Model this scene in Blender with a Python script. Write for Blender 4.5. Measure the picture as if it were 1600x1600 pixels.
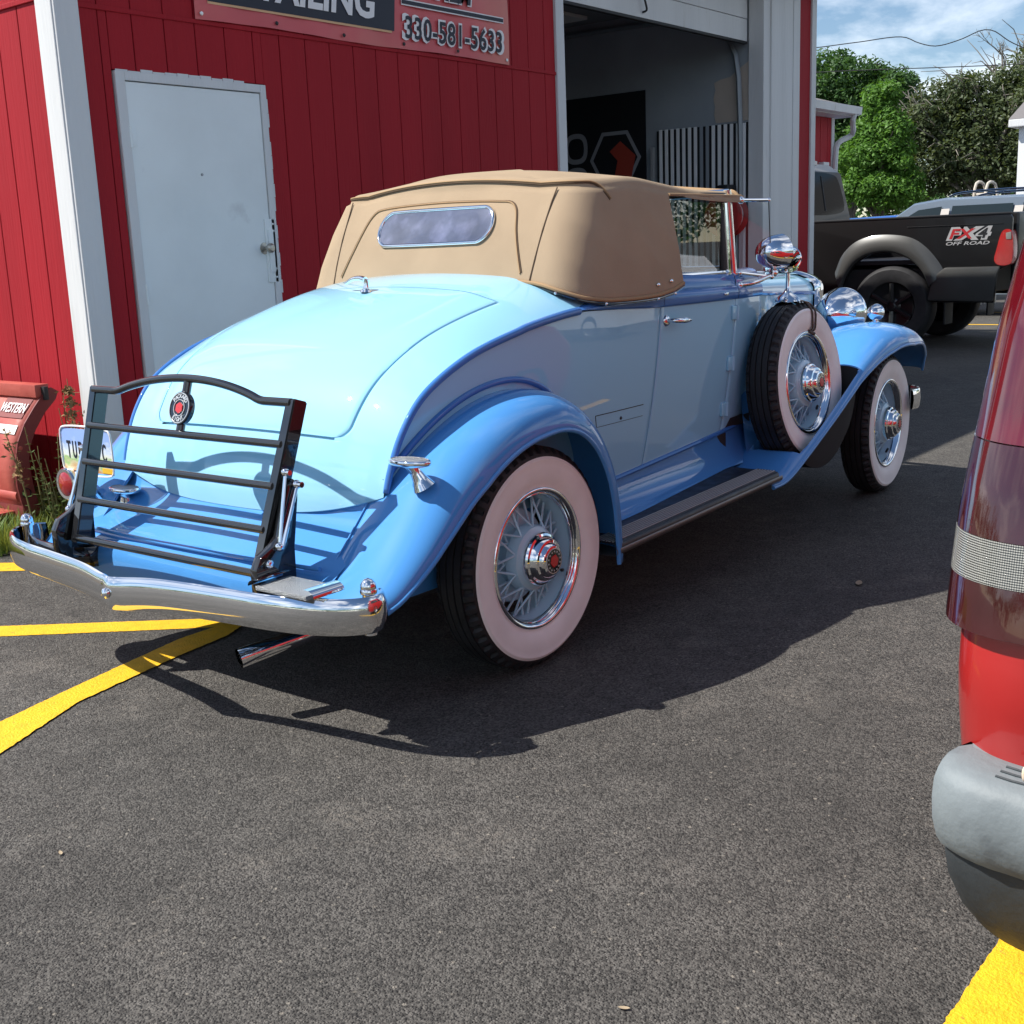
import bpy, bmesh, math, random
import numpy as np
from mathutils import Vector, Matrix

for o in list(bpy.data.objects): bpy.data.objects.remove(o)
R = math.radians
rnd = random.Random(7)
sc = bpy.context.scene
COL = sc.collection

# ---------------------------------------------------------------- camera, sky, sun, exposure
CAM_POS = np.array([-3.088, -3.173, 1.395]); YAW, PITCH, ROLL, FPX = R(38.485), R(12.424), R(-2.326), 1878.5
def cam_axes():
    cy, sy, cp, sp = math.cos(YAW), math.sin(YAW), math.cos(PITCH), math.sin(PITCH)
    f = np.array([cy*cp, sy*cp, -sp]); r = np.array([sy, -cy, 0.]); u = np.cross(r, f)
    cr, sr = math.cos(ROLL), math.sin(ROLL)
    return cr*r+sr*u, -sr*r+cr*u, f
CR, CU, CF = cam_axes()
cd = bpy.data.cameras.new('camera'); cam = bpy.data.objects.new('camera', cd); COL.objects.link(cam)
cd.sensor_width = 36; cd.lens = 36*FPX/1600; cd.clip_start = .05; cd.clip_end = 2000
m = Matrix.Identity(4)
for i in range(3):
    m[i][0], m[i][1], m[i][2], m[i][3] = CR[i], CU[i], -CF[i], CAM_POS[i]
cam.matrix_world = m; sc.camera = cam
sc.render.resolution_x = sc.render.resolution_y = 1024

SUN_TO = Vector((-.55, .65, 1.0)).normalized()          # towards the sun, read off the car's shadow
sun_el = math.asin(SUN_TO.z); sun_az = math.atan2(SUN_TO.x, SUN_TO.y)
world = bpy.data.worlds.new('World'); sc.world = world; world.use_nodes = True
wn = world.node_tree; wn.nodes.clear()
sky = wn.nodes.new('ShaderNodeTexSky'); sky.sky_type = 'NISHITA'; sky.sun_disc = False
sky.sun_elevation = sun_el; sky.sun_rotation = sun_az; sky.air_density = 1.0; sky.dust_density = .0; sky.ozone_density = 3.5
tc = wn.nodes.new('ShaderNodeTexCoord'); sep = wn.nodes.new('ShaderNodeSeparateXYZ')
wn.links.new(tc.outputs['Generated'], sep.inputs[0])
# thin drifting cloud: project the view direction on a flat layer, break it up with noise
den = wn.nodes.new('ShaderNodeMath'); den.operation = 'ADD'; den.inputs[1].default_value = .22
mx0 = wn.nodes.new('ShaderNodeMath'); mx0.operation = 'MAXIMUM'; mx0.inputs[1].default_value = 0.0
wn.links.new(sep.outputs['Z'], mx0.inputs[0]); wn.links.new(mx0.outputs[0], den.inputs[0])
dx = wn.nodes.new('ShaderNodeMath'); dx.operation = 'DIVIDE'; dy = wn.nodes.new('ShaderNodeMath'); dy.operation = 'DIVIDE'
for n_, k in ((dx, 'X'), (dy, 'Y')):
    wn.links.new(sep.outputs[k], n_.inputs[0]); wn.links.new(den.outputs[0], n_.inputs[1])
cmb = wn.nodes.new('ShaderNodeCombineXYZ'); cmb.inputs[2].default_value = 1.0; wn.links.new(dx.outputs[0], cmb.inputs[0]); wn.links.new(dy.outputs[0], cmb.inputs[1])
noi = wn.nodes.new('ShaderNodeTexNoise'); noi.inputs['Scale'].default_value = 1.15; noi.inputs['Detail'].default_value = 9; noi.inputs['Roughness'].default_value = .58
noi.inputs['Distortion'].default_value = .35
wn.links.new(cmb.outputs[0], noi.inputs['Vector'])
rmp = wn.nodes.new('ShaderNodeMapRange'); rmp.inputs['From Min'].default_value = .47; rmp.inputs['From Max'].default_value = .70; rmp.inputs['To Max'].default_value = .75
wn.links.new(noi.outputs['Fac'], rmp.inputs['Value'])
mixc = wn.nodes.new('ShaderNodeMixRGB'); mixc.inputs[2].default_value = (17.0, 17.0, 17.2, 1)
wn.links.new(rmp.outputs[0], mixc.inputs[0]); wn.links.new(sky.outputs[0], mixc.inputs[1])
bg = wn.nodes.new('ShaderNodeBackground'); bg.inputs['Strength'].default_value = .068
wo = wn.nodes.new('ShaderNodeOutputWorld'); wn.links.new(mixc.outputs[0], bg.inputs[0]); wn.links.new(bg.outputs[0], wo.inputs[0])

sd = bpy.data.lights.new('sun', 'SUN'); sd.energy = 4.3; sd.angle = R(.53); sd.color = (1, .955, .89)
so = bpy.data.objects.new('sun', sd); COL.objects.link(so)
so.rotation_euler = SUN_TO.to_track_quat('Z', 'Y').to_euler(); so.location = (-6, 7, 12)
vs = sc.view_settings; vs.view_transform = 'Standard'; vs.look = 'None'; vs.gamma = 1; vs.exposure = .88; vs.use_curve_mapping = False

# ---------------------------------------------------------------- materials
MATS = {}
def mat(name, col, rough=.5, metal=0., coat=0., coat_rough=.03, spec=.5, var=0., vscale=4., bump=0., bscale=60., trans=0., ior=1.45,
        col2=None, c2scale=3., c2lo=.5, c2hi=.62, alpha=1., sub=0., detail=4., rvar=0., stretch=None, emit=None):
    if name in MATS: return MATS[name]
    M = bpy.data.materials.new(name); M.use_nodes = True; nt = M.node_tree; b = nt.nodes['Principled BSDF']
    L = nt.links.new
    b.inputs['Base Color'].default_value = (*col, 1); b.inputs['Roughness'].default_value = rough; b.inputs['Metallic'].default_value = metal
    b.inputs['Coat Weight'].default_value = coat; b.inputs['Coat Roughness'].default_value = coat_rough
    b.inputs['Specular IOR Level'].default_value = spec; b.inputs['Transmission Weight'].default_value = trans; b.inputs['IOR'].default_value = ior
    if var or bump or col2 or rvar:
        t = nt.nodes.new('ShaderNodeTexCoord'); vec = t.outputs['Object']
        if stretch:
            mp = nt.nodes.new('ShaderNodeMapping'); mp.inputs['Scale'].default_value = stretch; L(vec, mp.inputs['Vector']); vec = mp.outputs[0]
    cur = None
    if col2:
        n = nt.nodes.new('ShaderNodeTexNoise'); n.inputs['Scale'].default_value = c2scale; n.inputs['Detail'].default_value = 6; L(vec, n.inputs['Vector'])
        mr = nt.nodes.new('ShaderNodeMapRange'); mr.inputs['From Min'].default_value = c2lo; mr.inputs['From Max'].default_value = c2hi; L(n.outputs['Fac'], mr.inputs['Value'])
        mx = nt.nodes.new('ShaderNodeMixRGB'); mx.inputs[1].default_value = (*col, 1); mx.inputs[2].default_value = (*col2, 1); L(mr.outputs[0], mx.inputs[0])
        cur = mx.outputs[0]
    if var:
        n = nt.nodes.new('ShaderNodeTexNoise'); n.inputs['Scale'].default_value = vscale; n.inputs['Detail'].default_value = detail; L(vec, n.inputs['Vector'])
        mr = nt.nodes.new('ShaderNodeMapRange'); mr.inputs['To Min'].default_value = 1-var; mr.inputs['To Max'].default_value = 1+var
        mr.inputs['From Min'].default_value = .3; mr.inputs['From Max'].default_value = .7; L(n.outputs['Fac'], mr.inputs['Value'])
        mx = nt.nodes.new('ShaderNodeMixRGB'); mx.blend_type = 'MULTIPLY'; mx.inputs[0].default_value = 1
        mx.inputs[1].default_value = (*col, 1)
        if cur: L(cur, mx.inputs[1])
        L(mr.outputs[0], mx.inputs[2]); cur = mx.outputs[0]
    if cur: L(cur, b.inputs['Base Color'])
    if rvar:
        n = nt.nodes.new('ShaderNodeTexNoise'); n.inputs['Scale'].default_value = vscale*2; n.inputs['Detail'].default_value = 5; L(vec, n.inputs['Vector'])
        mr = nt.nodes.new('ShaderNodeMapRange'); mr.inputs['From Min'].default_value = .3; mr.inputs['From Max'].default_value = .7
        mr.inputs['To Min'].default_value = max(.01, rough-rvar); mr.inputs['To Max'].default_value = rough+rvar
        L(n.outputs['Fac'], mr.inputs['Value']); L(mr.outputs[0], b.inputs['Roughness'])
    if bump:
        n = nt.nodes.new('ShaderNodeTexNoise'); n.inputs['Scale'].default_value = bscale; n.inputs['Detail'].default_value = 3; L(vec, n.inputs['Vector'])
        bp = nt.nodes.new('ShaderNodeBump'); bp.inputs['Strength'].default_value = bump; bp.inputs['Distance'].default_value = .01
        L(n.outputs['Fac'], bp.inputs['Height']); L(bp.outputs[0], b.inputs['Normal'])
    if emit:
        b.inputs['Emission Color'].default_value = (*emit, 1); b.inputs['Emission Strength'].default_value = 1
    M.diffuse_color = (*col, 1)
    MATS[name] = M
    return M
def glass(name, tint=(.9, .95, .95), opac=.12):
    """thin pane: mostly see-through, mirror-like at grazing angles"""
    if name in MATS: return MATS[name]
    M = bpy.data.materials.new(name); M.use_nodes = True; nt = M.node_tree; nt.nodes.clear(); L = nt.links.new
    o = nt.nodes.new('ShaderNodeOutputMaterial'); tr = nt.nodes.new('ShaderNodeBsdfTransparent'); tr.inputs[0].default_value = (*tint, 1)
    gl = nt.nodes.new('ShaderNodeBsdfGlossy'); gl.inputs['Roughness'].default_value = .01
    lw = nt.nodes.new('ShaderNodeLayerWeight'); lw.inputs[0].default_value = .5
    pw = nt.nodes.new('ShaderNodeMath'); pw.operation = 'POWER'; pw.inputs[1].default_value = 5; L(lw.outputs['Facing'], pw.inputs[0])
    fr = nt.nodes.new('ShaderNodeMath'); fr.operation = 'MULTIPLY_ADD'; fr.inputs[1].default_value = .95; fr.inputs[2].default_value = .045; L(pw.outputs[0], fr.inputs[0])
    ad = nt.nodes.new('ShaderNodeMath'); ad.operation = 'ADD'; ad.inputs[1].default_value = opac; ad.use_clamp = True; L(fr.outputs[0], ad.inputs[0])
    mx = nt.nodes.new('ShaderNodeMixShader'); L(ad.outputs[0], mx.inputs[0]); L(tr.outputs[0], mx.inputs[1]); L(gl.outputs[0], mx.inputs[2]); L(mx.outputs[0], o.inputs[0])
    MATS[name] = M; return M

PALE = mat('paint_pale_blue', (.285, .575, .755), .4, spec=.04, coat=1, coat_rough=.015)
BLUE = mat('paint_mid_blue', (.070, .262, .60), .4, spec=.04, coat=1, coat_rough=.015)
MOULD = mat('paint_moulding_blue', (.045, .165, .46), .4, spec=.04, coat=1, coat_rough=.015)
SPOKE = mat('paint_wheel_blue', (.42, .64, .76), .3, coat=.7)
CHROME = mat('chrome', (.86, .87, .88), .035, 1, rvar=.02, vscale=3)
CHROME_OLD = mat('chrome_bumper', (.78, .79, .80), .06, 1, rvar=.05, vscale=5)
BLACKE = mat('black_enamel', (.010, .010, .011), .10, coat=1, coat_rough=.01)
RUBBER = mat('tyre_rubber', (.018, .018, .020), .62, var=.25, vscale=14, bump=.15, bscale=90)
WHITEW = mat('whitewall', (.86, .84, .81), .55, var=.05, vscale=9)
RUBMAT = mat('running_board_rubber', (.020, .021, .023), .40, var=.35, vscale=9, rvar=.12)
CANVAS = mat('tan_canvas', (.335, .252, .168), .88, var=.07, vscale=5, bump=.25, bscale=420, spec=.2)
CANVAS_D = mat('tan_binding', (.34, .225, .125), .85, spec=.2)
THREAD = mat('dark_seam', (.10, .065, .04), .9)
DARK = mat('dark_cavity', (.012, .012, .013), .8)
CHASSIS = mat('chassis_black', (.02, .02, .021), .55)
REDM = mat('emblem_red', (.55, .03, .03), .3, coat=.5)
CREAM = mat('emblem_silver', (.75, .75, .73), .3, metal=.6)
LEATHER = mat('brown_leather', (.06, .03, .02), .55, bump=.3, bscale=80)
SEATM = mat('seat_leather', (.20, .15, .12), .5, bump=.2, bscale=60)
LENSR = mat('red_lens', (.33, .012, .012), .12, coat=1)
GLASS = glass('window_glass', (.80, .86, .84), .12)
BACKGL = glass('rear_window_glass', (.30, .32, .40), .16)

# ---------------------------------------------------------------- geometry helpers
def spl(pts, n, closed=False):
    """centripetal-ish Catmull-Rom through pts, resampled to n evenly spaced points"""
    P = np.array(pts, float)
    if closed: Q = np.vstack([P[-1:], P, P[:2]])
    else: Q = np.vstack([2*P[0]-P[1], P, 2*P[-1]-P[-2]])
    out = []
    for i in range(1, len(Q)-2):
        p0, p1, p2, p3 = Q[i-1:i+3]
        d1, d0, d2 = [max(1e-6, np.linalg.norm(b-a))**.5 for a, b in ((p1, p2), (p0, p1), (p2, p3))]
        t1 = (p1-p0)/d0-(p2-p0)/(d0+d1)+(p2-p1)/d1; t2 = (p2-p1)/d1-(p3-p1)/(d1+d2)+(p3-p2)/d2
        t1, t2 = t1*d1, t2*d1
        for t in np.linspace(0, 1, 24, endpoint=False):
            a, b, c, d = 2*t**3-3*t**2+1, t**3-2*t**2+t, -2*t**3+3*t**2, t**3-t**2
            out.append(a*p1+b*t1+c*p2+d*t2)
    out.append(Q[-2] if not closed else Q[1]); out = np.array(out)
    s = np.concatenate([[0], np.cumsum(np.linalg.norm(np.diff(out, axis=0), axis=1))])
    u = np.linspace(0, s[-1], n+1)[:-1] if closed else np.linspace(0, s[-1], n)
    return np.stack([np.interp(u, s, out[:, k]) for k in range(out.shape[1])], 1)
def lerp(x, xs, ys): return np.interp(x, xs, ys)
def smooth_fn(xs, ys):
    """smooth interpolation through (xs increasing, ys)"""
    d = spl(np.stack([xs, ys], 1), 400)
    return lambda x: np.interp(x, d[:, 0], d[:, 1])

class MB:
    def __init__(s): s.V = []; s.F = []; s.mi = []; s.k = 0
    def add(s, V, F, mi=None):
        o = len(s.V); s.V += [tuple(map(float, v)) for v in V]
        s.F += [tuple(i+o for i in f) for f in F]; s.mi += [s.k if mi is None else mi]*len(F); return s
    def grid(s, P, cu=False, cv=False):
        P = np.asarray(P, float); n, m_ = P.shape[:2]; F = []
        for i in range(n if cu else n-1):
            for j in range(m_ if cv else m_-1):
                a, b = i, (i+1) % n; c, d = j, (j+1) % m_
                F.append((a*m_+c, b*m_+c, b*m_+d, a*m_+d))
        return s.add(P.reshape(-1, 3), F)
    def poly(s, pts): return s.add(pts, [tuple(range(len(pts)))])
    def tube(s, pts, r, n=10, caps=True, closed=False, flat=None):
        P = np.array(pts, float); N = len(P); rr = np.broadcast_to(np.asarray(r, float), (N,))
        T = np.zeros_like(P)
        for i in range(N):
            a, b = (P[(i-1) % N], P[(i+1) % N]) if closed else (P[max(0, i-1)], P[min(N-1, i+1)])
            T[i] = (b-a)/max(1e-9, np.linalg.norm(b-a))
        up = np.array([0, 0, 1.]) if abs(T[0][2]) < .9 else np.array([1., 0, 0])
        nrm = np.cross(np.cross(T[0], up), T[0]); nrm /= np.linalg.norm(nrm); rows = []
        for i in range(N):
            nrm = nrm-T[i]*(nrm@T[i]); nrm /= max(1e-9, np.linalg.norm(nrm)); bn = np.cross(T[i], nrm)
            a = np.linspace(0, 2*math.pi, n, endpoint=False)
            fl = 1 if flat is None else flat
            rows.append(P[i]+rr[i]*(np.cos(a)[:, None]*nrm*fl+np.sin(a)[:, None]*bn))
        G = np.array(rows); s.grid(G, cu=closed, cv=True)
        if caps and not closed:
            for row, rev in ((G[0], True), (G[-1], False)): s.poly(row[::-1] if rev else row)
        return s
    def lathe(s, prof, org, axis, n=48, ref=None):
        """prof: list of (radius, distance along axis)"""
        ax = np.array(axis, float); ax /= np.linalg.norm(ax); ref = np.array(ref if ref is not None else ((0, 0, 1) if abs(ax[2]) < .9 else (1, 0, 0)), float)
        e1 = ref-ax*(ref@ax); e1 /= np.linalg.norm(e1); e2 = np.cross(ax, e1)
        a = np.linspace(0, 2*math.pi, n, endpoint=False); rows = []
        for r_, h in prof:
            rr = r_(a) if callable(r_) else np.full(n, max(r_, 1e-5))
            rows.append(np.array(org)+ax*h+rr[:, None]*(np.cos(a)[:, None]*e1+np.sin(a)[:, None]*e2))
        return s.grid(np.array(rows), cv=True)
    def box(s, lo, hi, bev=0.):
        lo, hi = np.minimum(lo, hi).astype(float), np.maximum(lo, hi).astype(float)
        if not bev:
            x, y, z = zip(lo, hi)
            V = [(x[i], y[j], z[k]) for i in (0, 1) for j in (0, 1) for k in (0, 1)]
            return s.add(V, [(0, 1, 3, 2), (4, 6, 7, 5), (0, 4, 5, 1), (2, 3, 7, 6), (0, 2, 6, 4), (1, 5, 7, 3)])
        b = min(bev, .49*min(hi-lo)); bm = bmesh.new(); bmesh.ops.create_cube(bm, size=1)
        for v in bm.verts: v.co = Vector([(lo[i]+hi[i])/2+v.co[i]*(hi[i]-lo[i]) for i in range(3)])
        bmesh.ops.bevel(bm, geom=bm.edges[:], offset=b, segments=2, affect='EDGES', profile=.6)
        bm.verts.index_update(); s.add([v.co[:] for v in bm.verts], [[v.index for v in f.verts] for f in bm.faces]); bm.free(); return s
    def prism(s, poly, axis, a, b, bev=0.):
        """poly: 2D points in the two other axes (in order), extruded from a to b along axis"""
        oth = [i for i in range(3) if i != axis]
        def mk(p, h):
            v = [0, 0, 0]; v[oth[0]], v[oth[1]], v[axis] = p[0], p[1], h; return v
        n = len(poly)
        if bev:
            bm = bmesh.new(); A = [bm.verts.new(mk(p, a)) for p in poly]; B = [bm.verts.new(mk(p, b)) for p in poly]
            bm.faces.new(A[::-1]); bm.faces.new(B)
            for i in range(n): bm.faces.new((A[i], A[(i+1) % n], B[(i+1) % n], B[i]))
            bmesh.ops.recalc_face_normals(bm, faces=bm.faces[:])
            bmesh.ops.bevel(bm, geom=[e for e in bm.edges if e.calc_face_angle(0) > .45], offset=bev, segments=2, affect='EDGES', profile=.6)
            bm.verts.index_update(); s.add([v.co[:] for v in bm.verts], [[v.index for v in f.verts] for f in bm.faces]); bm.free(); return s
        V = [mk(p, a) for p in poly]+[mk(p, b) for p in poly]
        F = [tuple(range(n))[::-1], tuple(range(n, 2*n))]+[(i, (i+1) % n, n+(i+1) % n, n+i) for i in range(n)]
        return s.add(V, F)
    def sphere(s, c, r, n=20, m_=12):
        r = np.broadcast_to(np.asarray(r, float), (3,)); rows = []
        for i in range(m_+1):
            t = math.pi*i/m_; rows.append([[c[0]+r[0]*math.sin(t)*math.cos(a), c[1]+r[1]*math.sin(t)*math.sin(a), c[2]+r[2]*math.cos(t)] for a in np.linspace(0, 2*math.pi, n, endpoint=False)])
        return s.grid(np.array(rows), cv=True)
    def obj(s, name, mats, parent=None, smooth=40, label=None, cat=None, group=None, kind=None, recalc=True):
        me = bpy.data.meshes.new(name); me.from_pydata(s.V, [], s.F)
        ml = mats if isinstance(mats, (list, tuple)) else [mats]
        for mm in ml: me.materials.append(mm)
        if len(ml) > 1: me.polygons.foreach_set('material_index', s.mi)
        if recalc:
            bm = bmesh.new(); bm.from_mesh(me); bmesh.ops.remove_doubles(bm, verts=bm.verts[:], dist=1e-5); bmesh.ops.recalc_face_normals(bm, faces=bm.faces[:]); bm.to_mesh(me); bm.free()
        if smooth: me.shade_smooth(); me.set_sharp_from_angle(angle=R(smooth))
        me.update()
        return link(name, me, parent, label, cat, group, kind)
def wmat(o):
    return (wmat(o.parent) @ o.matrix_parent_inverse if o.parent else Matrix.Identity(4)) @ o.matrix_basis
def link(name, me, parent=None, label=None, cat=None, group=None, kind=None):
    o = bpy.data.objects.new(name, me); COL.objects.link(o)
    if parent is not None:
        o.parent = parent; o.matrix_parent_inverse = wmat(parent).inverted()
    for k, v in (('label', label), ('category', cat), ('group', group), ('kind', kind)):
        if v: o[k] = v
    return o
def empty(name, loc, label=None, cat=None, group=None, rz=0.):
    o = link(name, None, None, label, cat, group); o.location = loc; o.rotation_euler = (0, 0, rz); o.empty_display_size = .1; return o
def copy_tree(o, parent=None):
    c = o.copy(); COL.objects.link(c); c.parent = parent
    for ch in [x for x in ALLCH.get(o.name, [])]: copy_tree(ch, c)
    return c
def children_map():
    ALLCH.clear()
    for o in bpy.data.objects:
        if o.parent: ALLCH.setdefault(o.parent.name, []).append(o)
ALLCH = {}
def text(name, body, mt, parent, M, size=.1, bold=0., shear=0., extr=.0008, align='CENTER', width=None, label=None, space=1.):
    cu = bpy.data.curves.new(name, 'FONT'); cu.body = body; cu.size = size; cu.offset = bold; cu.shear = shear; cu.extrude = extr; cu.align_x = align; cu.align_y = 'CENTER'
    cu.resolution_u = 3; cu.space_character = space
    t = bpy.data.objects.new(name, cu); COL.objects.link(t); bpy.context.view_layer.update()
    me = bpy.data.meshes.new_from_object(t.evaluated_get(bpy.context.evaluated_depsgraph_get())); bpy.data.objects.remove(t); bpy.data.curves.remove(cu)
    if width:
        xs = [v.co.x for v in me.vertices]; k = width/(max(xs)-min(xs))
        for v in me.vertices: v.co.x *= k
    me.transform(M); me.materials.clear(); me.materials.append(mt)
    return link(name, me, parent, label)
def frame(o, x, y):
    """matrix with origin o, local x and y axes, z = x cross y"""
    x = Vector(x).normalized(); y = Vector(y); y = (y-x*(y@x)).normalized(); z = x.cross(y); m_ = Matrix.Identity(4)
    for i in range(3): m_[i][0], m_[i][1], m_[i][2], m_[i][3] = x[i], y[i], z[i], o[i]
    return m_
def pix(px, py, axis, val):
    """where the line of sight through photo pixel (1600 px frame) meets a known plane of the place"""
    d = CF+CR*(px-800)/FPX-CU*(py-800)/FPX; t = (val-CAM_POS[axis])/d[axis]; return CAM_POS+t*d

# ================================================================ THE SETTING
def asphalt():
    M = bpy.data.materials.new('asphalt'); M.use_nodes = True; nt = M.node_tree; b = nt.nodes['Principled BSDF']; L = nt.links.new
    t = nt.nodes.new('ShaderNodeTexCoord'); v = t.outputs['Object']
    def noise(sc_, d=4, r=.5):
        n = nt.nodes.new('ShaderNodeTexNoise'); n.inputs['Scale'].default_value = sc_; n.inputs['Detail'].default_value = d; n.inputs['Roughness'].default_value = r; L(v, n.inputs['Vector']); return n.outputs['Fac']
    def rng(x, a, b_, c, d):
        q = nt.nodes.new('ShaderNodeMapRange'); L(x, q.inputs['Value'])
        for k, val in zip(('From Min', 'From Max', 'To Min', 'To Max'), (a, b_, c, d)): q.inputs[k].default_value = val
        return q.outputs[0]
    def mul(a, c):
        q = nt.nodes.new('ShaderNodeMath'); q.operation = 'MULTIPLY'; L(a, q.inputs[0]); L(c, q.inputs[1]); return q.outputs[0]
    vo = nt.nodes.new('ShaderNodeTexVoronoi'); vo.inputs['Scale'].default_value = 170; L(v, vo.inputs['Vector'])
    vo2 = nt.nodes.new('ShaderNodeTexVoronoi'); vo2.inputs['Scale'].default_value = 75; L(v, vo2.inputs['Vector'])
    sepc = nt.nodes.new('ShaderNodeSeparateColor'); L(vo.outputs['Color'], sepc.inputs[0])
    big = rng(noise(.7, 6, .6), .3, .7, .74, 1.24); mid = rng(noise(9, 5, .6), .3, .7, .82, 1.2)
    stone = rng(sepc.outputs[0], 0, 1, .35, 1.70)
    f = mul(mul(big, mid), stone)
    mx = nt.nodes.new('ShaderNodeMixRGB'); mx.blend_type = 'MULTIPLY'; mx.inputs[0].default_value = 1; mx.inputs[1].default_value = (.068, .0635, .057, 1); L(f, mx.inputs[2])
    # pale grit and dusty scuffs
    sepd = nt.nodes.new('ShaderNodeSeparateColor'); L(vo2.outputs['Color'], sepd.inputs[0])
    grit = rng(sepd.outputs[1], .965, .985, 0, 1); near = rng(vo2.outputs['Distance'], .25, .42, 1, 0)
    dust = mul(rng(noise(2.3, 6, .65), .56, .72, 0, 1), rng(noise(55, 3), .42, .62, 0, .75))
    m2 = nt.nodes.new('ShaderNodeMixRGB'); m2.inputs[2].default_value = (.20, .18, .15, 1); L(mul(grit, near), m2.inputs[0]); L(mx.outputs[0], m2.inputs[1])
    m3 = nt.nodes.new('ShaderNodeMixRGB'); m3.inputs[2].default_value = (.19, .17, .145, 1); L(dust, m3.inputs[0]); L(m2.outputs[0], m3.inputs[1])
    L(m3.outputs[0], b.inputs['Base Color']); b.inputs['Roughness'].default_value = .78; b.inputs['Specular IOR Level'].default_value = .35
    bp = nt.nodes.new('ShaderNodeBump'); bp.inputs['Strength'].default_value = .75; bp.inputs['Distance'].default_value = .006
    hm = nt.nodes.new('ShaderNodeMath'); hm.operation = 'ADD'; L(rng(vo.outputs['Distance'], 0, .6, 1, 0), hm.inputs[0]); L(rng(noise(120, 4, .7), 0, 1, 0, 1.2), hm.inputs[1])
    L(hm.outputs[0], bp.inputs['Height']); L(bp.outputs[0], b.inputs['Normal'])
    MATS['asphalt'] = M; return M
ASPH = asphalt()
YELLOW = mat('yellow_road_paint', (.74, .42, .010), .6, var=.10, vscale=25, bump=.5, bscale=140, col2=(.30, .19, .03), c2scale=45, c2lo=.64, c2hi=.74)
WPAINT = mat('white_road_paint', (.6, .6, .58), .6, var=.15, vscale=20, bump=.4, bscale=140)
mb = MB()
xs = np.concatenate([np.linspace(-400, -8, 8), np.linspace(-6, 14, 21), np.linspace(18, 600, 10)]); ys = np.concatenate([np.linspace(-500, -8, 8), np.linspace(-6, 8, 15), np.linspace(12, 600, 10)])
mb.grid([[(x, y, 0) for y in ys] for x in xs]).obj('ground', ASPH, kind='structure')

def ragged(P, z, amp=.0011, step=.012):
    rg = np.random.default_rng(len(P)*7+3); out = []
    for a, b in zip(P, P[1:]+P[:1]):
        a, b = np.array(a[:2]), np.array(b[:2]); d = b-a; L_ = np.linalg.norm(d); n = max(1, int(L_/step)); nn = np.array([-d[1], d[0]])/max(L_, 1e-6)
        for i in range(n): q = a+d*i/n+nn*(rg.normal()*amp if i else 0); out.append((q[0], q[1], z))
    return out
def stripe(px_pts, name='parking_line'):
    """flat painted line whose outline is read off the photo, lying on the ground"""
    P = [pix(x, y, 2, 0) for x, y in px_pts]
    MB().poly(ragged(P, .002)).obj(name, YELLOW, kind='structure')
stripe([(-60, 981), (0, 979), (330, 967), (372, 974), (330, 981), (0, 995), (-60, 998)])
P2 = [pix(x, y, 2, 0) for x, y in [(-50, 1165), (0, 1130), (112, 1077), (280, 1000), (345, 978), (384, 976), (352, 996), (280, 1026), (120, 1100), (0, 1180), (-50, 1216)]]
MB().poly(ragged(P2, .005)).obj('parking_line', YELLOW, kind='structure')
stripe([(-60, 882), (0, 880), (165, 878), (215, 878), (215, 890), (165, 889), (0, 893), (-60, 896)])
mb = MB(); mb.poly(ragged([(-2.2, -2.685), (4.2, -2.685), (4.2, -2.565), (-2.2, -2.565)], .004)).obj('parking_line', YELLOW, kind='structure')
for x0 in (15.2, 17.9): MB().poly([(x0, -4, .004), (x0+.12, -4, .004), (x0+.12, 3.2, .004), (x0, 3.2, .004)]).obj('parking_line', YELLOW, kind='structure')

# ---------------------------------------------------------------- red board building
RED = mat('red_siding', (.34, .014, .022), .65, spec=.2, var=.10, vscale=3, bump=.35, bscale=70, stretch=(1, 1, .06), detail=5)
WHITE = mat('white_trim', (.64, .65, .65), .6, var=.06, vscale=4, bump=.3, bscale=60, stretch=(1, 1, .08), col2=(.50, .49, .45), c2scale=9, c2lo=.66, c2hi=.76)
DOORW = mat('white_door_paint', (.76, .81, .81), .45, var=.05, vscale=2.2, bump=.12, bscale=25, col2=(.52, .54, .55), c2scale=4, c2lo=.64, c2hi=.80)
GROOVE = mat('siding_groove', (.10, .008, .010), .8)
CONC = mat('concrete', (.30, .29, .27), .85, var=.15, vscale=8, bump=.5, bscale=50)
INW = mat('interior_wall', (.30, .34, .37), .75, var=.12, vscale=1.5)
INB = mat('interior_beige', (.46, .40, .34), .8, var=.08, vscale=3)
BLACKP = mat('black_panel', (.012, .013, .016), .5)
STRW = mat('stripe_white', (.80, .82, .82), .5)
WY = 2.5; HT = 3.95
bld = empty('red_workshop', (5, 5, 0), 'red board workshop with white trim and an open roll-up garage door', 'building')
wall = MB(); wall.box((.565, WY+.03, .0), (4.80, WY+.12, HT)); wall = wall.obj('front_wall', GROOVE, bld, smooth=0)
def planks(x0, x1, z0, z1, parent, skip=None, pitch=.2032, start=None):
    x = start if start is not None else x0
    while x < x1-.01:
        a, b = max(x, x0), min(x+pitch, x1)
        lo = z0; pieces = [(z0, z1)]
        if skip and b > skip[0]+.001 and a < skip[1]-.001:
            if a < skip[0]-.02: MB().box((a+.003, WY+.002, z0), (skip[0], WY+.03, z1), .003).obj('plank', RED, parent, smooth=0); a = skip[0]
            if b > skip[1]+.02: MB().box((skip[1], WY+.002, z0), (b-.003, WY+.03, z1), .003).obj('plank', RED, parent, smooth=0); b = skip[1]
            pieces = [(skip[3], z1)] if skip[3] < z1 else []
        for (p, q) in pieces:
            if b-a > .015: MB().box((a+.003, WY, p), (b-.003, WY+.03, q), .004).obj('plank', RED, parent, smooth=0)
        x += pitch
DX0, DX1, DZ0, DZ1 = .925, 1.835, .28, 2.325
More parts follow.
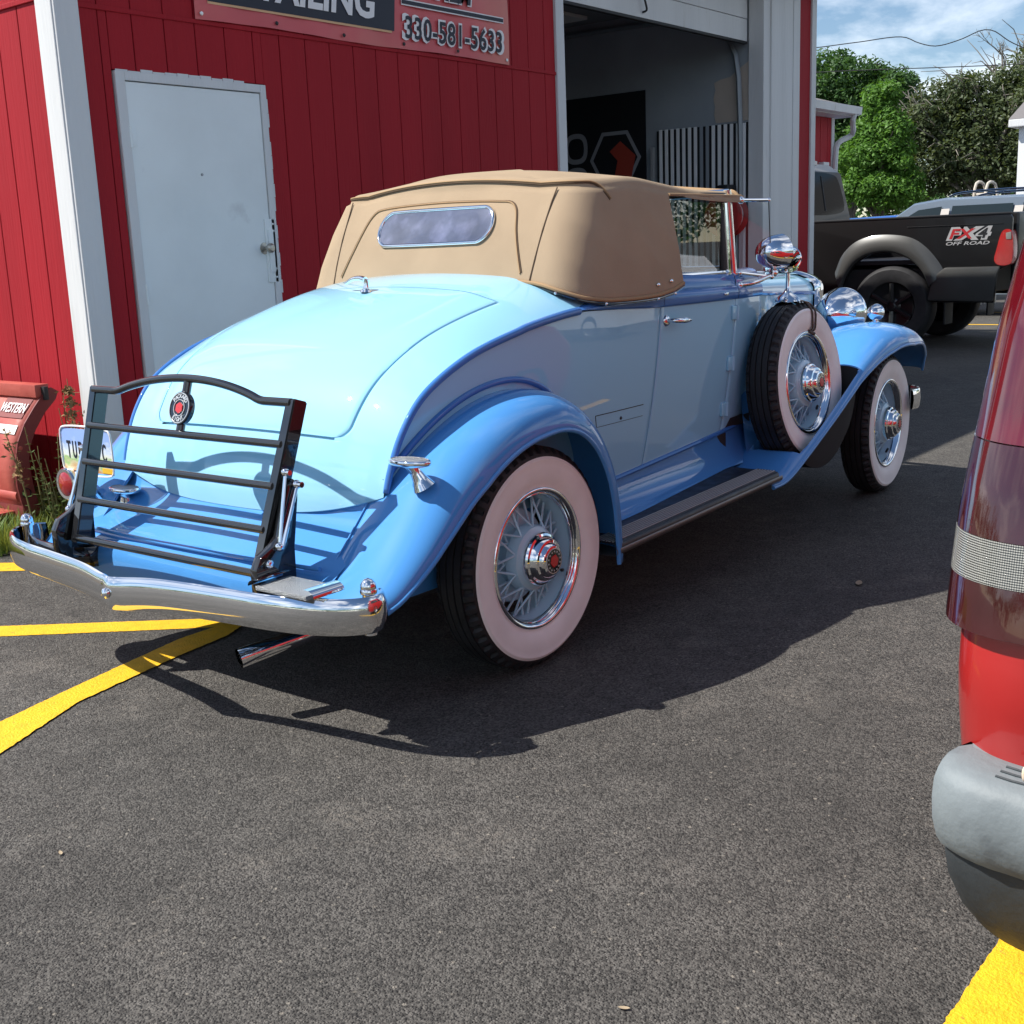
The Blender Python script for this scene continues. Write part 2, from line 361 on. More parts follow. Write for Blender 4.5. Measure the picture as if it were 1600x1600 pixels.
planks(.685, 4.80, .12, 2.672, wall, (DX0-.07, DX1+.05, 0, DZ1+.055), start=.60)
planks(.685, 4.80, 2.680, HT, wall, start=.60)
mb = MB(); mb.box((.685, WY-.008, 2.664), (4.80, WY+.02, 2.688), .003); mb.obj('panel_flashing', RED, wall, smooth=0)
MB().box((.56, WY-.03, 0), (4.80, WY+.11, .12), .005).obj('foundation', CONC, bld, smooth=0)
# side wall, facing the sun
sw = MB(); sw.box((.60, WY+.0, 0), (.69, 9.0, HT)); sw = sw.obj('side_wall', GROOVE, bld, smooth=0)
y = WY+.14; k = 0
while y < 8.9:
    MB().box((.562, y+.004, .15), (.60, y+.1992, HT), .004).obj('plank', RED, sw, smooth=0); y += .2032; k += 1
mb = MB(); mb.box((.552, WY+.14, 2.70), (.59, 8.9, 2.725), .003); mb.obj('panel_flashing', RED, sw, smooth=0)
MB().box((.545, WY-.022, .02), (.685, WY+.028, HT), .006).obj('corner_board', WHITE, bld, smooth=0)
MB().box((.538, WY-.006, .02), (.60, WY+.135, HT), .006).obj('corner_board', WHITE, bld, smooth=0)
MB().box((.42, 2.1, HT), (9.7, 9.2, HT+.12), .02).obj('roof', mat('roofing', (.10, .10, .105), .8), bld, smooth=0)

# door
mb = MB(); ff = .02
mb.box((DX0-.062, WY-.014, DZ0), (DX0-.004, WY+.05, DZ1+.050), .004); mb.box((DX1+.004, WY-.014, DZ0), (DX1+.045, WY+.05, DZ1+.050), .004); mb.box((DX0-.004, WY-.0135, DZ1+.005), (DX1+.004, WY+.05, DZ1+.0495), .004)
rr = random.Random(3)
for i in range(24):     # paint slopped over the boards beside the frame
    z = DZ0+.1+i*.08; w = rr.uniform(.006, .02); mb.box((DX1+.044, WY-.004, z), (DX1+.045+w, WY+.0, z+.078), .0015)
for i in range(11):
    x = DX0-.05+i*.078; w = rr.uniform(.004, .018); mb.box((x, WY-.004, DZ1+.049), (x+.075, WY, DZ1+.051+w), .0015)
door = MB().box((DX0, WY-.004, DZ0+.01), (DX1, WY+.035, DZ1), .004).obj('door', DOORW, bld, smooth=0)
mb.obj('door_frame', WHITE, door, smooth=0)
for z in (2.045, 1.22, .55):
    h = MB(); h.tube([(DX0-.002, WY-.012, z-.055), (DX0-.002, WY-.012, z+.055)], .009, 8); h.box((DX0, WY-.008, z-.05), (DX0+.035, WY-.003, z+.05), .001)
    for q in (-.03, 0, .03): h.tube([(DX0-.002, WY-.012, z+q-.001), (DX0-.002, WY-.012, z+q+.001)], .0105, 8)
    h.obj('hinge', DOORW, door)
KX, KZ = 1.78, 1.445
MB().lathe([(.001, .075), (.018, .074), (.028, .062), (.029, .05), (.018, .036), (.012, .03), (.012, .008), (.034, .006), (.035, 0)], (KX, WY-.004, KZ), (0, -1, 0), 24).obj('knob', mat('knob_brass', (.45, .43, .38), .35, metal=.8), door)
g = MB(); g.box((DX1-.045, WY-.014, KZ-.20), (DX1+.03, WY-.004, KZ+.17), .003); g.box((DX1-.03, WY-.022, KZ-.14), (DX1+.008, WY-.014, KZ+.11), .004)
for z in (-.17, -.12, .1, .14): g.sphere((DX1+.015, WY-.015, KZ+z), .007, 8, 6)
g.obj('latch_guard', DOORW, door)
MB().lathe([(.001, .006), (.007, .005), (.008, 0)], (1.37, WY-.004, 1.86), (0, -1, 0), 12).obj('peephole', mat('peephole_grey', (.3, .32, .33), .4), door)
st = MB(); st.box((DX0-.1, WY-.28, .01), (DX1+.1, WY-.03, .24), .015); st.obj('door_step', CONC, bld, smooth=0)

# garage opening, jambs, posts and end of the facade
GX0, GX1 = 4.905, 8.29
MB().box((4.80, WY-.02, 0), (GX0, WY+.14, HT), .006).obj('jamb_board', WHITE, bld, smooth=0)
mb = MB(); mb.box((GX1, WY-.005, 0), (GX1+.14, WY+.16, HT), .006); mb.obj('jamb_board', WHITE, bld, smooth=0)
MB().box((GX1+.14, WY-.022, 0), (GX1+.62, WY+.10, HT), .008).obj('post_board', WHITE, bld, smooth=0)
MB().box((GX1+.62, WY-.03, 0), (9.06, WY+.10, HT), .008).obj('post_board', WHITE, bld, smooth=0)
MB().box((9.06, WY, 0), (9.37, WY+.10, HT), .004).obj('plank', RED, bld, smooth=0)
MB().box((9.37, WY-.02, 0), (9.48, WY+.12, HT), .006).obj('corner_board', WHITE, bld, smooth=0)
MB().box((9.44, WY+.12, 0), (9.475, 9.0, HT)).obj('end_wall', RED, bld, smooth=0)
# inside
mb = MB(); mb.box((8.31, WY+.16, 0), (8.42, 9.0, HT)); mb.obj('inner_wall', INW, bld, smooth=0)
mb = MB(); mb.box((4.70, WY+.14, 0), (4.80, 9.0, HT)); mb.obj('inner_wall', INW, bld, smooth=0)
MB().box((4.80, 8.9, 0), (8.31, 9.0, HT)).obj('back_wall', INW, bld, smooth=0)
MB().box((4.80, WY+.16, 3.70), (8.31, 8.9, 3.74)).obj('ceiling', mat('ceiling_dark', (.20, .21, .22), .8), bld, smooth=0)
MB().box((5.5, 4.3, 3.66), (7.9, 5.6, 3.695), .004).obj('ceiling_panel', mat('ceiling_pale', (.62, .60, .57), .7), bld, smooth=0)
MB().box((4.80, WY-.01, .002), (8.31, 8.9, .03), .004).obj('garage_floor', CONC, bld, smooth=0)
pt = [(2.66, 2.54), (2.66, 3.10), (2.80, 3.02), (2.87, 2.97), (2.98, 2.955), (3.05, 2.93), (3.035, 2.86), (3.06, 2.78), (3.04, 2.70), (3.05, 2.62), (3.03, 2.54)]
MB().prism(pt, 0, 8.305, 8.312).obj('bare_plaster_patch', INB, bld, smooth=0)
# striped lower panel: dark boards with white battens
sp = MB().box((8.285, 2.67, .05), (8.309, 3.72, 2.52), .002).obj('striped_panel', BLACKP, bld, smooth=0)
y = 2.685
for i in range(15):
    w = .034
    mt = mat('stripe_grey', (.30, .33, .36), .5) if i in (6, 7) else STRW
    MB().box((8.272, y, .06), (8.286, y+w, 2.515+.001*i), .002).obj('stripe', mt, sp, smooth=0); y += .069
MB().box((8.24, 3.74, .05), (8.285, 3.775, 2.36), .003).obj('upright_bar', mat('bar_grey', (.45, .46, .46), .5, metal=.4), bld, smooth=0)
# sectional overhead door, almost fully raised
dr = MB().box((GX0+.02, WY+.165, 3.275), (GX1-.02, WY+.205, 3.48), .004).obj('overhead_door', WHITE, bld, smooth=0)
for a, b in ((3.485, 3.70), (3.705, 3.92)): MB().box((GX0+.02, WY+.163, a), (GX1-.02, WY+.203, b), .004).obj('door_section', WHITE, dr, smooth=0)
MB().box((GX0+.02, WY+.16, 3.25), (GX1-.02, WY+.21, 3.274), .004).obj('bottom_seal', RUBBER, dr, smooth=0)
MB().tube(spl([(6.3, WY+.165, 3.43), (6.3, WY+.125, 3.42), (6.32, WY+.12, 3.38), (6.34, WY+.125, 3.33), (6.34, WY+.165, 3.32)], 14), .009, 8).obj('lift_handle', CHASSIS, dr)
tr = MB(); tr.tube(spl([(GX1-.035, WY+.24, .05), (GX1-.035, WY+.24, 2.7), (GX1-.035, WY+.30, 3.2), (GX1-.035, WY+.55, 3.5), (GX1-.035, WY+1.2, 3.58), (GX1-.035, WY+3, 3.6)], 30), .028, 8)
tr.obj('door_track', mat('track_steel', (.28, .30, .32), .45, metal=.7), bld)
# black shop banner with a hexagon on the inner wall
bn = MB().box((8.296, 3.86, 1.0), (8.303, 5.6, 2.95), .001).obj('shop_banner', BLACKP, None, smooth=0, label='black banner with grey hexagon emblem hung inside the garage', cat='banner')
HEXG = mat('banner_grey', (.30, .31, .33), .6)
def hexring(cy, cz, r1, r2, x, n=6, rot=0.):
    mb = MB(); a = [rot+2*math.pi*i/n for i in range(n)]
    o_ = [(x, cy+r1*math.cos(t), cz+r1*math.sin(t)) for t in a]; i_ = [(x, cy+r2*math.cos(t), cz+r2*math.sin(t)) for t in a]
    for i in range(n): mb.poly([o_[i], o_[(i+1) % n], i_[(i+1) % n], i_[i]])
    return mb
hexring(4.25, 2.28, .33, .285, 8.292).obj('hexagon', HEXG, bn, smooth=0)
MB().poly([(8.2915, 4.28+.0, 2.02), (8.2915, 4.05, 2.05), (8.2915, 3.99, 2.3), (8.2915, 4.18, 2.46), (8.2915, 4.32, 2.36), (8.2915, 4.22, 2.26)]).obj('red_mark', mat('banner_red', (.38, .05, .03), .5), bn, smooth=0)
def rring(cy, cz, w, h, t):
    mb = MB(); po = spl([(cy+w*c, cz+h*s_) for c, s_ in ((1, .6), (1, -.6), (.6, -1), (-.6, -1), (-1, -.6), (-1, .6), (-.6, 1), (.6, 1))], 40, True); k = 1-t
    pi_ = [(cy+(p[0]-cy)*k, cz+(p[1]-cz)*k) for p in po]
    for i in range(40): j = (i+1) % 40; mb.poly([(8.292, *po[i]), (8.292, *po[j]), (8.292, *pi_[j]), (8.292, *pi_[i])])
    return mb
rring(4.76, 2.42, .14, .15, .32).obj('letter', HEXG, bn, smooth=0); rring(4.76, 2.06, .14, .15, .32).obj('letter', HEXG, bn, smooth=0)
# hose reel by the opening
hr = empty('hose_reel', (8.2, 2.75, 1.1), 'red hose reel with coiled grey hose on the striped wall', 'hose reel')
HX, HY, HZ = 8.16, 2.83, 1.62
MB().lathe([(.02, -.09), (.21, -.085), (.215, -.075), (.10, -.07), (.10, .05), (.215, .055), (.21, .065), (.02, .07)], (HX, HY, HZ), (1, 0, 0), 32).obj('drum', mat('reel_red', (.42, .03, .03), .35, coat=.4), hr)
hb = MB()
for q in range(4): hb.tube([(HX-.055+.03*q, HY+.15*math.cos(t), HZ+.15*math.sin(t)) for t in np.linspace(0, 2*math.pi, 32, endpoint=False)], .016, 8, closed=True)
hb.obj('hose', mat('hose_grey', (.35, .36, .37), .5), hr)
MB().box((HX-.1, HY-.06, HZ+.19), (HX+.1, HY+.06, HZ+.30), .02).obj('bracket', BLACKP, hr)

# vinyl banner on the front wall
BANR = mat('banner_vinyl', (.62, .10, .11), .45, var=.06, vscale=2, bump=.15, bscale=4, col2=(.66, .22, .17), c2scale=.8, c2lo=.45, c2hi=.7)
NAVY = mat('print_navy', (.012, .014, .028), .5); PWH = mat('print_white', (.80, .78, .77), .5)
BX0, BX1, BZ0, BZ1 = 1.415, 4.205, 2.69, 3.66
G = []
for x in np.linspace(BX0, BX1, 60):
    G.append([(x, WY-.016-.006*math.sin(x*5)*math.sin((z-BZ0)*6)-.004*math.sin(x*17), z+.006*math.sin(x*4.0)) for z in np.linspace(BZ0, BZ1, 20)])
ban = MB().grid(G).obj('wall_banner', BANR, None, label='red vinyl advertising banner with phone number screwed to the red wall', cat='banner')
yb = WY-.030
def bt(nm, s_, x, z, size, width, mt, bold, shear=0., dy=0., sp_=1.): return text(nm, s_, mt, ban, frame((x, yb-dy, z), (1, 0, 0), (0, 0, 1)), size, bold, shear, .0005, 'CENTER', width, None, sp_)
MB().poly([(1.50, yb+.006, 2.775), (2.975, yb+.006, 2.775), (2.955, yb+.006, 3.02), (1.48, yb+.006, 3.02)][::1]).obj('print_box', mat('print_tan', (.70, .42, .22), .5), ban, smooth=0)
MB().poly([(1.50, yb+.004, 2.788), (2.995, yb+.004, 2.788), (3.02, yb+.004, 3.03), (1.48, yb+.004, 3.03)]).obj('print_box', NAVY, ban, smooth=0)
bt('lettering', 'DETAILING', 2.17, 2.925, .26, 1.30, PWH, .008, .15)
bt('lettering_outline', '330-581-5633', 3.60, 2.818, .21, 1.08, PWH, .011, .08, .000, 1.06); bt('lettering', '330-581-5633', 3.60, 2.818, .195, 1.02, NAVY, .003, .08, .003, 1.06)
MB().poly([(3.07, yb, 2.958), (4.14, yb, 2.958), (4.14, yb, 2.998), (3.07, yb, 2.998)]).obj('print_rule', PWH, ban, smooth=0)
MB().poly([(3.075, yb-.002, 2.966), (4.135, yb-.002, 2.966), (4.135, yb-.002, 2.990), (3.075, yb-.002, 2.990)]).obj('print_rule', NAVY, ban, smooth=0)
bt('lettering_outline', 'FILM', 3.60, 3.085, .16, .40, PWH, .010, .15); bt('lettering', 'FILM', 3.60, 3.085, .15, .37, NAVY, .005, .15, .002)
for x in np.linspace(BX0+.035, BX1-.035, 6):
    MB().lathe([(.001, .006), (.010, .004), (.012, 0)], (x, yb+.004, BZ0+.03+.006*math.sin(x*4)), (0, -1, 0), 10).obj('grommet', CHASSIS if .05 < (x-BX0) < 2.7 else CREAM, ban)

# ================================================================ THE OLD CONVERTIBLE  (x forward, y left, origin on the ground under the rear axle)
car = empty('vintage_convertible', (0, 0, 0), 'two-tone blue vintage convertible with tan soft top and whitewall tyres', 'car')
SD = (-1, 1)
# ---- rear deck: a profile in x-z carried across the body, rounding over to the belt moulding at each side
DP = spl([(.56, 1.290), (.32, 1.268), (.08, 1.217), (-.2, 1.122), (-.395, 1.0), (-.49, .88), (-.545, .76), (-.572, .66), (-.578, .575)], 161)
DT = np.gradient(DP, axis=0); DT /= np.linalg.norm(DT, axis=1)[:, None]; DN = np.stack([DT[:, 1], -DT[:, 0]], 1)
if DN[0][1] < 0: DN = -DN
DE = smooth_fn(np.array([-.60, -.49, -.33, -.10, .06, .30, .60]), np.array([.03, .038, .060, .085, .10, .118, .125]))
WF = smooth_fn(np.array([-.62, -.45, -.25, 0, .5, 1.04, 1.75, 2.12]), np.array([.645, .672, .690, .70, .70, .677, .632, .572]))
def deck(k, y, out=0.):
    """k: fractional index on the profile, y lateral in metres"""
    i = min(int(k), len(DP)-2); t = k-i
    p = DP[i]*(1-t)+DP[i+1]*t; n = DN[i]*(1-t)+DN[i+1]*t
    a = abs(y); o = .03*(1-min(1, a/.5)**2)-DE(p[0])*(max(0, a-.38)/.32)**2.1+out
    return (p[0]+n[0]*o, y, p[1]+n[1]*o)
def kx(x): return float(np.interp(-x, -DP[:, 0], np.arange(len(DP))))
def kz(z): return float(np.interp(-z, -DP[:, 1], np.arange(len(DP))))
K0, K1 = kx(.17), kz(.835); KE = len(DP)-1.001
def lidw(k):
    w = .55+(.485-.55)*(k-K0)/(K1-K0); r = 5.; d = k-(K1-r)     # corner radius in profile steps
    if d > 0: w -= .05*(1-math.sqrt(max(0, 1-(d/r)**2)))
    return w
gp = .0035
def edged(rows, inner):
    return rows
# lid panel, its edges turned down into the gap
ks = np.concatenate([[K0], np.linspace(K0+.6, K1-5, 70), np.linspace(K1-4.7, K1, 14)])
G = []
for q, k in enumerate(ks):
    w = lidw(k)-gp; row = [deck(k, -w, -.010), deck(k, -w, -.002), deck(k, -w+.003, 0)]+[deck(k, y, 0) for y in np.linspace(-w+.02, w-.02, 41)]+[deck(k, w-.003, 0), deck(k, w, -.002), deck(k, w, -.010)]
    G.append(row)
def dropped(row, d): return [tuple(np.array(p)-np.array([DN[int(K1)][0], 0, DN[int(K1)][1]])*d) for p in row]
G.append(dropped(G[-1], .003)); G.append(dropped(G[-2], .012))
lid = MB().grid(G).obj('rumble_lid', PALE, car, 50)
# deck either side of the lid and below it
bt_ = MB()
for s_ in SD:
    G = []
    for k in ks:
        w = lidw(k)+gp; W = WF(deck(k, .69)[0]); row = [deck(k, s_*w, -.010), deck(k, s_*w, -.002), deck(k, s_*(w+.003), 0)]+[deck(k, s_*y, 0) for y in np.linspace(w+.012, W, 22)]
        G.append(row)
    bt_.grid(G)
    # corner filler between side strip and lower strip
    G = []
    for k in np.linspace(K1, K1+.85, 3):
        W = WF(deck(k, .69)[0]); G.append([deck(k, s_*y, 0) for y in np.linspace(.485-.05+gp, W, 22)])
    bt_.grid(G)
G = []
ys_full = np.concatenate([np.linspace(-1, -.62, 14), np.linspace(-.58, .58, 31), np.linspace(.62, 1, 14)])
for q, t in enumerate([-1, -.5]+list(np.linspace(0, 1, 26))+[2, 3]):
    row = []
    for v in ys_full:
        kend = kz(.60)+0*v; z_end = .592+.085*abs(v)**3; ke = kz(z_end)
        if t < 0: k, out = K1+.85, (-.010 if t == -1 else -.002)
        elif t > 1: k, out = ke+(.35 if t == 2 else .35), (-.006 if t == 2 else -.022)
        else: k, out = K1+.95+(ke-K1-.95)*t, 0
        W = WF(deck(k, .69)[0])
        if t < 0: out *= min(1, max(0, (.455-abs(v*W))/.02))
        row.append(deck(k, v*W, out))
    G.append(row)
bt_.grid(G)
G = []
for k in np.linspace(0, K0-.9, 30):
    W = WF(deck(k, .69)[0]); G.append([deck(k, v*W, 0) for v in ys_full])
for o_ in (-.002, -.010): G.append([deck(K0-.85, v*W, o_) for v in ys_full])
bt_.grid(G)
for s_ in SD:       # strip beside the top edge of the lid
    G = [[deck(k, s_*y, 0) for y in np.linspace(.55+gp, WF(.17), 8)] for k in np.linspace(K0-.9, K0, 3)]; bt_.grid(G)
deck_o = bt_.obj('rear_deck', PALE, car, 50)
# dark channel under the gaps
G = [[deck(k, v*.66, -.014) for v in np.linspace(-1, 1, 41)] for k in np.linspace(2, kz(.66), 60)]
MB().grid(G).obj('lid_channel', PALE, deck_o)

# ---- body sides
def tuck(z): return .045*max(0, (1.17-z)/.67)**1.8-.006*math.sin(math.pi*min(1, max(0, (1.17-z)/.67)))
def side(x, z, out=0.): return float(WF(x))-tuck(z)+out
mk = np.array([(deck(k, .70)[0], deck(k, .70)[2]) for k in np.linspace(0, KE, 120)])          # where the deck meets the side
mk_x, mk_z = mk[::-1, 0], mk[::-1, 1]
def belt_z(x): return float(np.interp(x, mk_x, mk_z)) if x < .46 else float(np.interp(x, [.46, .60, 1.04, 2.12], [np.interp(.46, mk_x, mk_z), 1.155, 1.140, 1.128]))
def sill_z(x): return float(np.interp(x, [.4, .75, 1.66, 2.12], [.50, .51, .555, .575]))
def edge_x(z, xt, xb): return xb+(xt-xb)*(z-.52)/(1.15-.52)
DRr = lambda z: edge_x(z, 1.045, .945); DRf = lambda z: edge_x(z, 1.755, 1.655); CWf = lambda z: 2.105
def panel(name, xr, xf, mt, s_, n=40, lip=True, zt=None, parent=car):
    """side panel between two slanting edges, turned in at the edges"""
    G = []
    us = np.linspace(0, 1, n)
    for u in us:
        col = []
        for t in np.linspace(0, 1, 26):
            zt_ = 1.142 if zt is None else zt
            zb = .5; x0 = xr(.8)+(xf(.8)-xr(.8))*u
            ztop = min(belt_z(x0), 1.16) if zt is None else zt
            z = sill_z(x0)+(ztop-sill_z(x0))*t; x = xr(z)+(xf(z)-xr(z))*u
            col.append((x, s_*side(x, z), z))
        G.append(col)
    if lip:
        inn = lambda col, dx_: [(p[0]+dx_, p[1]-s_*.012, p[2]) for p in col]
        G = [inn(G[0], -.0005), [(p[0], p[1]-s_*.002, p[2]) for p in G[0]]]+[[(p[0]+.003, p[1], p[2]) for p in G[0]]]+G[1:-1]+[[(p[0]-.003, p[1], p[2]) for p in G[-1]]]+[[(p[0], p[1]-s_*.002, p[2]) for p in G[-1]], inn(G[-1], .0005)]
    return MB().grid(G).obj(name, mt, parent, 50)
e = .0035; doors = {}
for s_ in SD:
    panel('quarter_panel', lambda z: -.615, lambda z: DRr(z)-e, PALE, s_, 70)
    d = panel('door', lambda z: DRr(z)+e, lambda z: DRf(z)-e, PALE, s_, 30); doors[s_] = d
    panel('cowl_side', lambda z: DRf(z)+e, CWf, PALE, s_, 14)
    G = [[(x, s_*(side(x, z)-.016), z) for z in np.linspace(.52, 1.24, 20)] for x in np.linspace(.85, 2.10, 30)]
    MB().grid(G).obj('door_channel', DARK, car)
    # belt: raised moulding with a rounded shoulder above it
    prof = [(-.006, -.030), (.006, -.028), (.013, -.020), (.015, 0), (.013, .018), (.006, .026), (-.001, .030), (-.003, .052), (-.010, .074), (-.026, .092), (-.050, .100), (-.085, .102)]
    def belt(name, x0, x1, parent, n=20):
        G = []
        for x in np.linspace(x0, x1, n):
            G.append([(x, s_*(side(x, 1.165)+a), belt_z(x)+.028+b-.0) for a, b in prof])
        MB().grid(G).obj(name, MOULD, parent, 50)
    G = []
    for x in np.linspace(.26, DRr(1.17)-e, 44):
        k = min(1, max(0, (x-.43)/.50)); G.append([(x, s_*(side(x, 1.165)+.002+a*(.35+.65*k)), belt_z(x)+.006+(.022+b)*k) for a, b in prof])
    MB().grid(G).obj('belt_moulding', MOULD, car, 50)
    belt('belt_moulding', DRr(1.17)+e, DRf(1.17)-e, d, 20); belt('belt_moulding', DRf(1.17)+e, 2.10, car, 8)
    # moulding running down round the deck
    pts = [(x, s_*(float(WF(x))+.004), belt_z(x)+.006) for x in np.linspace(.44, .12, 14)]
    pts += [(p[0], s_*(float(WF(p[0]))+.003), p[1]+.004) for p in mk if p[0] < .10 and p[1] > .675]
    pts = spl(pts, 90); r_ = np.interp(np.linspace(0, 1, 90), [0, .25, .4, 1], [.015, .0145, .0135, .011])
    MB().tube(pts, r_, 12).obj('belt_moulding', MOULD, car)
    # small service door low on the right quarter
    if s_ < 0:
        hp_ = [pix(px, py, 1, -.675) for px, py in ((929, 668), (926, 650), (1006, 632))]; sp_ = lambda x, z: (x, s_*(side(x, z)+.0004), z)
        hs = MB(); hs.tube([sp_(hp_[0][0]+(hp_[1][0]-hp_[0][0])*t, hp_[0][2]+(hp_[1][2]-hp_[0][2])*t) for t in (0, .5, 1)], .0016, 6); hs.tube([sp_(hp_[1][0]+(hp_[2][0]-hp_[1][0])*t, hp_[1][2]+(hp_[2][2]-hp_[1][2])*t) for t in np.linspace(0, 1, 6)], .0016, 6); hs.tube([sp_(hp_[0][0]+(hp_[2][0]-hp_[0][0])*t, hp_[0][2]+(hp_[2][2]-hp_[1][2])*t) for t in np.linspace(0, 1, 6)], .0009, 6); hs.obj('hatch_seam', DARK, car)
        hp2 = pix(969, 653, 1, -.675); MB().lathe([(.001, .004), (.006, .003), (.007, 0)], (hp2[0], s_*side(hp2[0], hp2[2]), hp2[2]), (0, s_, 0), 12).obj('hatch_lock', CHASSIS, car)
# ---- sill moulding and splash apron down to the running board
def board_z(x): return float(np.interp(x, [.3, 1.65], [.350, .392]))
def board_in(x): return float(np.interp(x, [.3, .8, 1.65], [.715, .70, .625]))
for s_ in SD:
    MB().tube([(x, s_*(side(x, sill_z(x))+.002), sill_z(x)-.004) for x in np.linspace(.40, 2.1, 40)], .010, 8).obj('sill_moulding', MOULD, car)
    G = []
    for x in np.linspace(.30, 2.3, 50):
        a = np.array([side(x, sill_z(x))-.006, sill_z(x)-.008]); b = np.array([board_in(min(x, 1.65))+.02, board_z(min(x, 1.9))+.001]); c = np.array([a[0]-.004+.008, b[1]+.025])
        G.append([(x, s_*p[0], p[1]) for p in [(1-t)**2*a+2*t*(1-t)*c+t*t*b for t in np.linspace(0, 1, 12)]])
    MB().grid(G).obj('splash_apron', BLUE, car)
# ---- running boards
for s_ in SD:
    rb = MB(); G = []
    for x in np.linspace(.36, 1.69, 40):
        z = board_z(x); yi, yo = board_in(x)-.005, .885
        endr = .035*max(0, (x-1.60)/.09)**2
        prof = [(yi, z-.02), (yi, z), (yo-.105, z+.002)]
        for i in range(7): q = yo-.10+i*.0135; prof += [(q, z+.002), (q+.003, z+.007), (q+.008, z+.007), (q+.011, z+.002)]
        prof += [(yo, z+.003), (yo+.008, z-.004), (yo+.009, z-.018)]
        G.append([(x-endr*(a-yi)/(yo-yi), s_*a, b) for a, b in prof])
    board = rb.grid(G).obj('running_board', RUBMAT, car, 60)
    G = [[(x, s_*a, board_z(x)+b) for a, b in ((.896, -.016), (.899, -.020), (.899, -.032), (.893, -.040), (.88, -.042), (.65, -.042))] for x in np.linspace(.36, 1.68, 20)]
    MB().grid(G).obj('board_edge', mat('board_edge_steel', (.16, .15, .14), .35, metal=.6), board, 50)
    # edge beading between the rubber ribs
    G = MB()
    for i in range(7):
        q = .885-.0935+i*.0135; G.tube([(x, s_*q, board_z(x)+.0068) for x in np.linspace(.37, 1.65, 14)], .0028, 6)
    G.obj('tread_rib', mat('rib_grey', (.30, .32, .32), .4), board)

# ---- fenders
def sweep(path, sect, s_, name, mt, bead=None, well=None):
    """path: (x,z) crest; sect(i,t): list of (y, drop) per station"""
    P = np.array(path); T = np.gradient(P, axis=0); T /= np.linalg.norm(T, axis=1)[:, None]; N = np.stack([-T[:, 1], T[:, 0]], 1)
    if N[len(N)//2][1] < 0: N = -N
    G = []; tt = np.linspace(0, 1, len(P))
    for i in range(len(P)):
        G.append([(P[i, 0]-N[i, 0]*d, s_*y, P[i, 1]-N[i, 1]*d) for y, d in sect(tt[i])])
    G = np.array(G)
    dug = set()
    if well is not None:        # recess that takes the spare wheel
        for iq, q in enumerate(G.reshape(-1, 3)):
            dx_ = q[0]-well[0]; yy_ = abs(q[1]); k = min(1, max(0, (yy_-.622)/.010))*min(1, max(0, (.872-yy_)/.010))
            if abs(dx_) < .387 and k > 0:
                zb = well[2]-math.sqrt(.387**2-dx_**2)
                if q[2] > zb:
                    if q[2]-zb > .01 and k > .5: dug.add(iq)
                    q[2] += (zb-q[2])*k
    mb = MB().grid(G); mb.mi = [1 if any(v in dug for v in f) and np.mean([abs(mb.V[v][1]) for v in f]) > .70 else 0 for f in mb.F]  # outer recess faces coloured near black, standing in for shade under the fender
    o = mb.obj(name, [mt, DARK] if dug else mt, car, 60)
    sol = o.modifiers.new('thickness', 'SOLIDIFY'); sol.thickness = .004; sol.offset = 0
    if bead: MB().tube(G[:, -1], bead, 10).obj('fender_bead', mt, o)
    return o, G
RP = spl([(-.845, .385), (-.795, .435), (-.70, .515), (-.58, .635), (-.46, .755), (-.34, .838), (-.2, .900), (-.05, .932), (.09, .930), (.22, .888), (.33, .803), (.41, .685), (.455, .555), (.475, .42), (.482, .285)], 90)
def rsect(t):
    yo = float(np.interp(t, [0, .06, .14, .3, .5, .8, 1], [.835, .875, .893, .905, .905, .900, .895])); yi = .60; dl = float(np.interp(t, [0, .05, .12, .3, .5, .75, 1], [.035, .055, .075, .115, .128, .12, .105]))
    yc = .735; out = [(yi, .004)]
    for q in np.linspace(0, 1, 8): out.append((yi+(yc-yi)*q, .012*(1-q)**2))
    for a in np.linspace(0, math.pi/2, 16)[1:]: out.append((yc+(yo-yc)*math.sin(a)**.92, dl*(1-math.cos(a)**.95)))
    return out
for s_ in SD:
    rf, RG = sweep(RP, rsect, s_, 'rear_fender', BLUE, .0085)
    # raised bead on the body just above the fender
    P = np.array(RP); T = np.gradient(P, axis=0); T /= np.linalg.norm(T, axis=1)[:, None]
    pts = []
    for i in range(21, 66):
        n = np.array([-T[i, 1], T[i, 0]]); n = n if n[1] > 0 or T[i, 0] < 0 else n; n = n*(1 if (n@(P[i]-np.array([0, .4]))) > 0 else -1)
        q = P[i]+n*(.018+.014*math.sin(math.pi*(i-21)/45)); pts.append((q[0], s_*(side(q[0], q[1])+.003), q[1]))
    MB().tube(pts, .011, 10).obj('body_bead', MOULD, car)
FP = spl([(1.60, .362), (1.72, .372), (1.93, .452), (2.15, .550), (2.39, .668), (2.62, .785), (2.80, .858), (2.98, .908), (3.18, .925), (3.40, .905), (3.60, .845), (3.75, .745), (3.82, .63)], 170)
def fsect(t):
    yo = float(np.interp(t, [0, .1, .45, .7, .80, .88, .95, 1], [.893, .895, .892, .885, .865, .83, .79, .75])); yi = float(np.interp(t, [0, .12, .3, .6, .85, 1], [.60, .57, .48, .42, .44, .50]))
    dl = float(np.interp(t, [0, .08, .2, .4, .6, .75, .9, 1], [.030, .034, .036, .050, .110, .115, .07, .03])); yc = float(np.interp(t, [0, .45, .65, 1], [.80, .79, .68, .64])); out = []
    for q in np.linspace(0, 1, 34): out.append((yi+(yc-yi)*q, .05*(1-q)**2*min(1, t*3)))
    for a in np.linspace(0, math.pi/2, 18)[1:]: out.append((yc+(yo-yc)*math.sin(a)**.9, dl*(1-math.cos(a)**.95)))
    return out
for s_ in SD: sweep(FP, fsect, s_, 'front_fender', BLUE, .0085, (2.175, 0, .715))

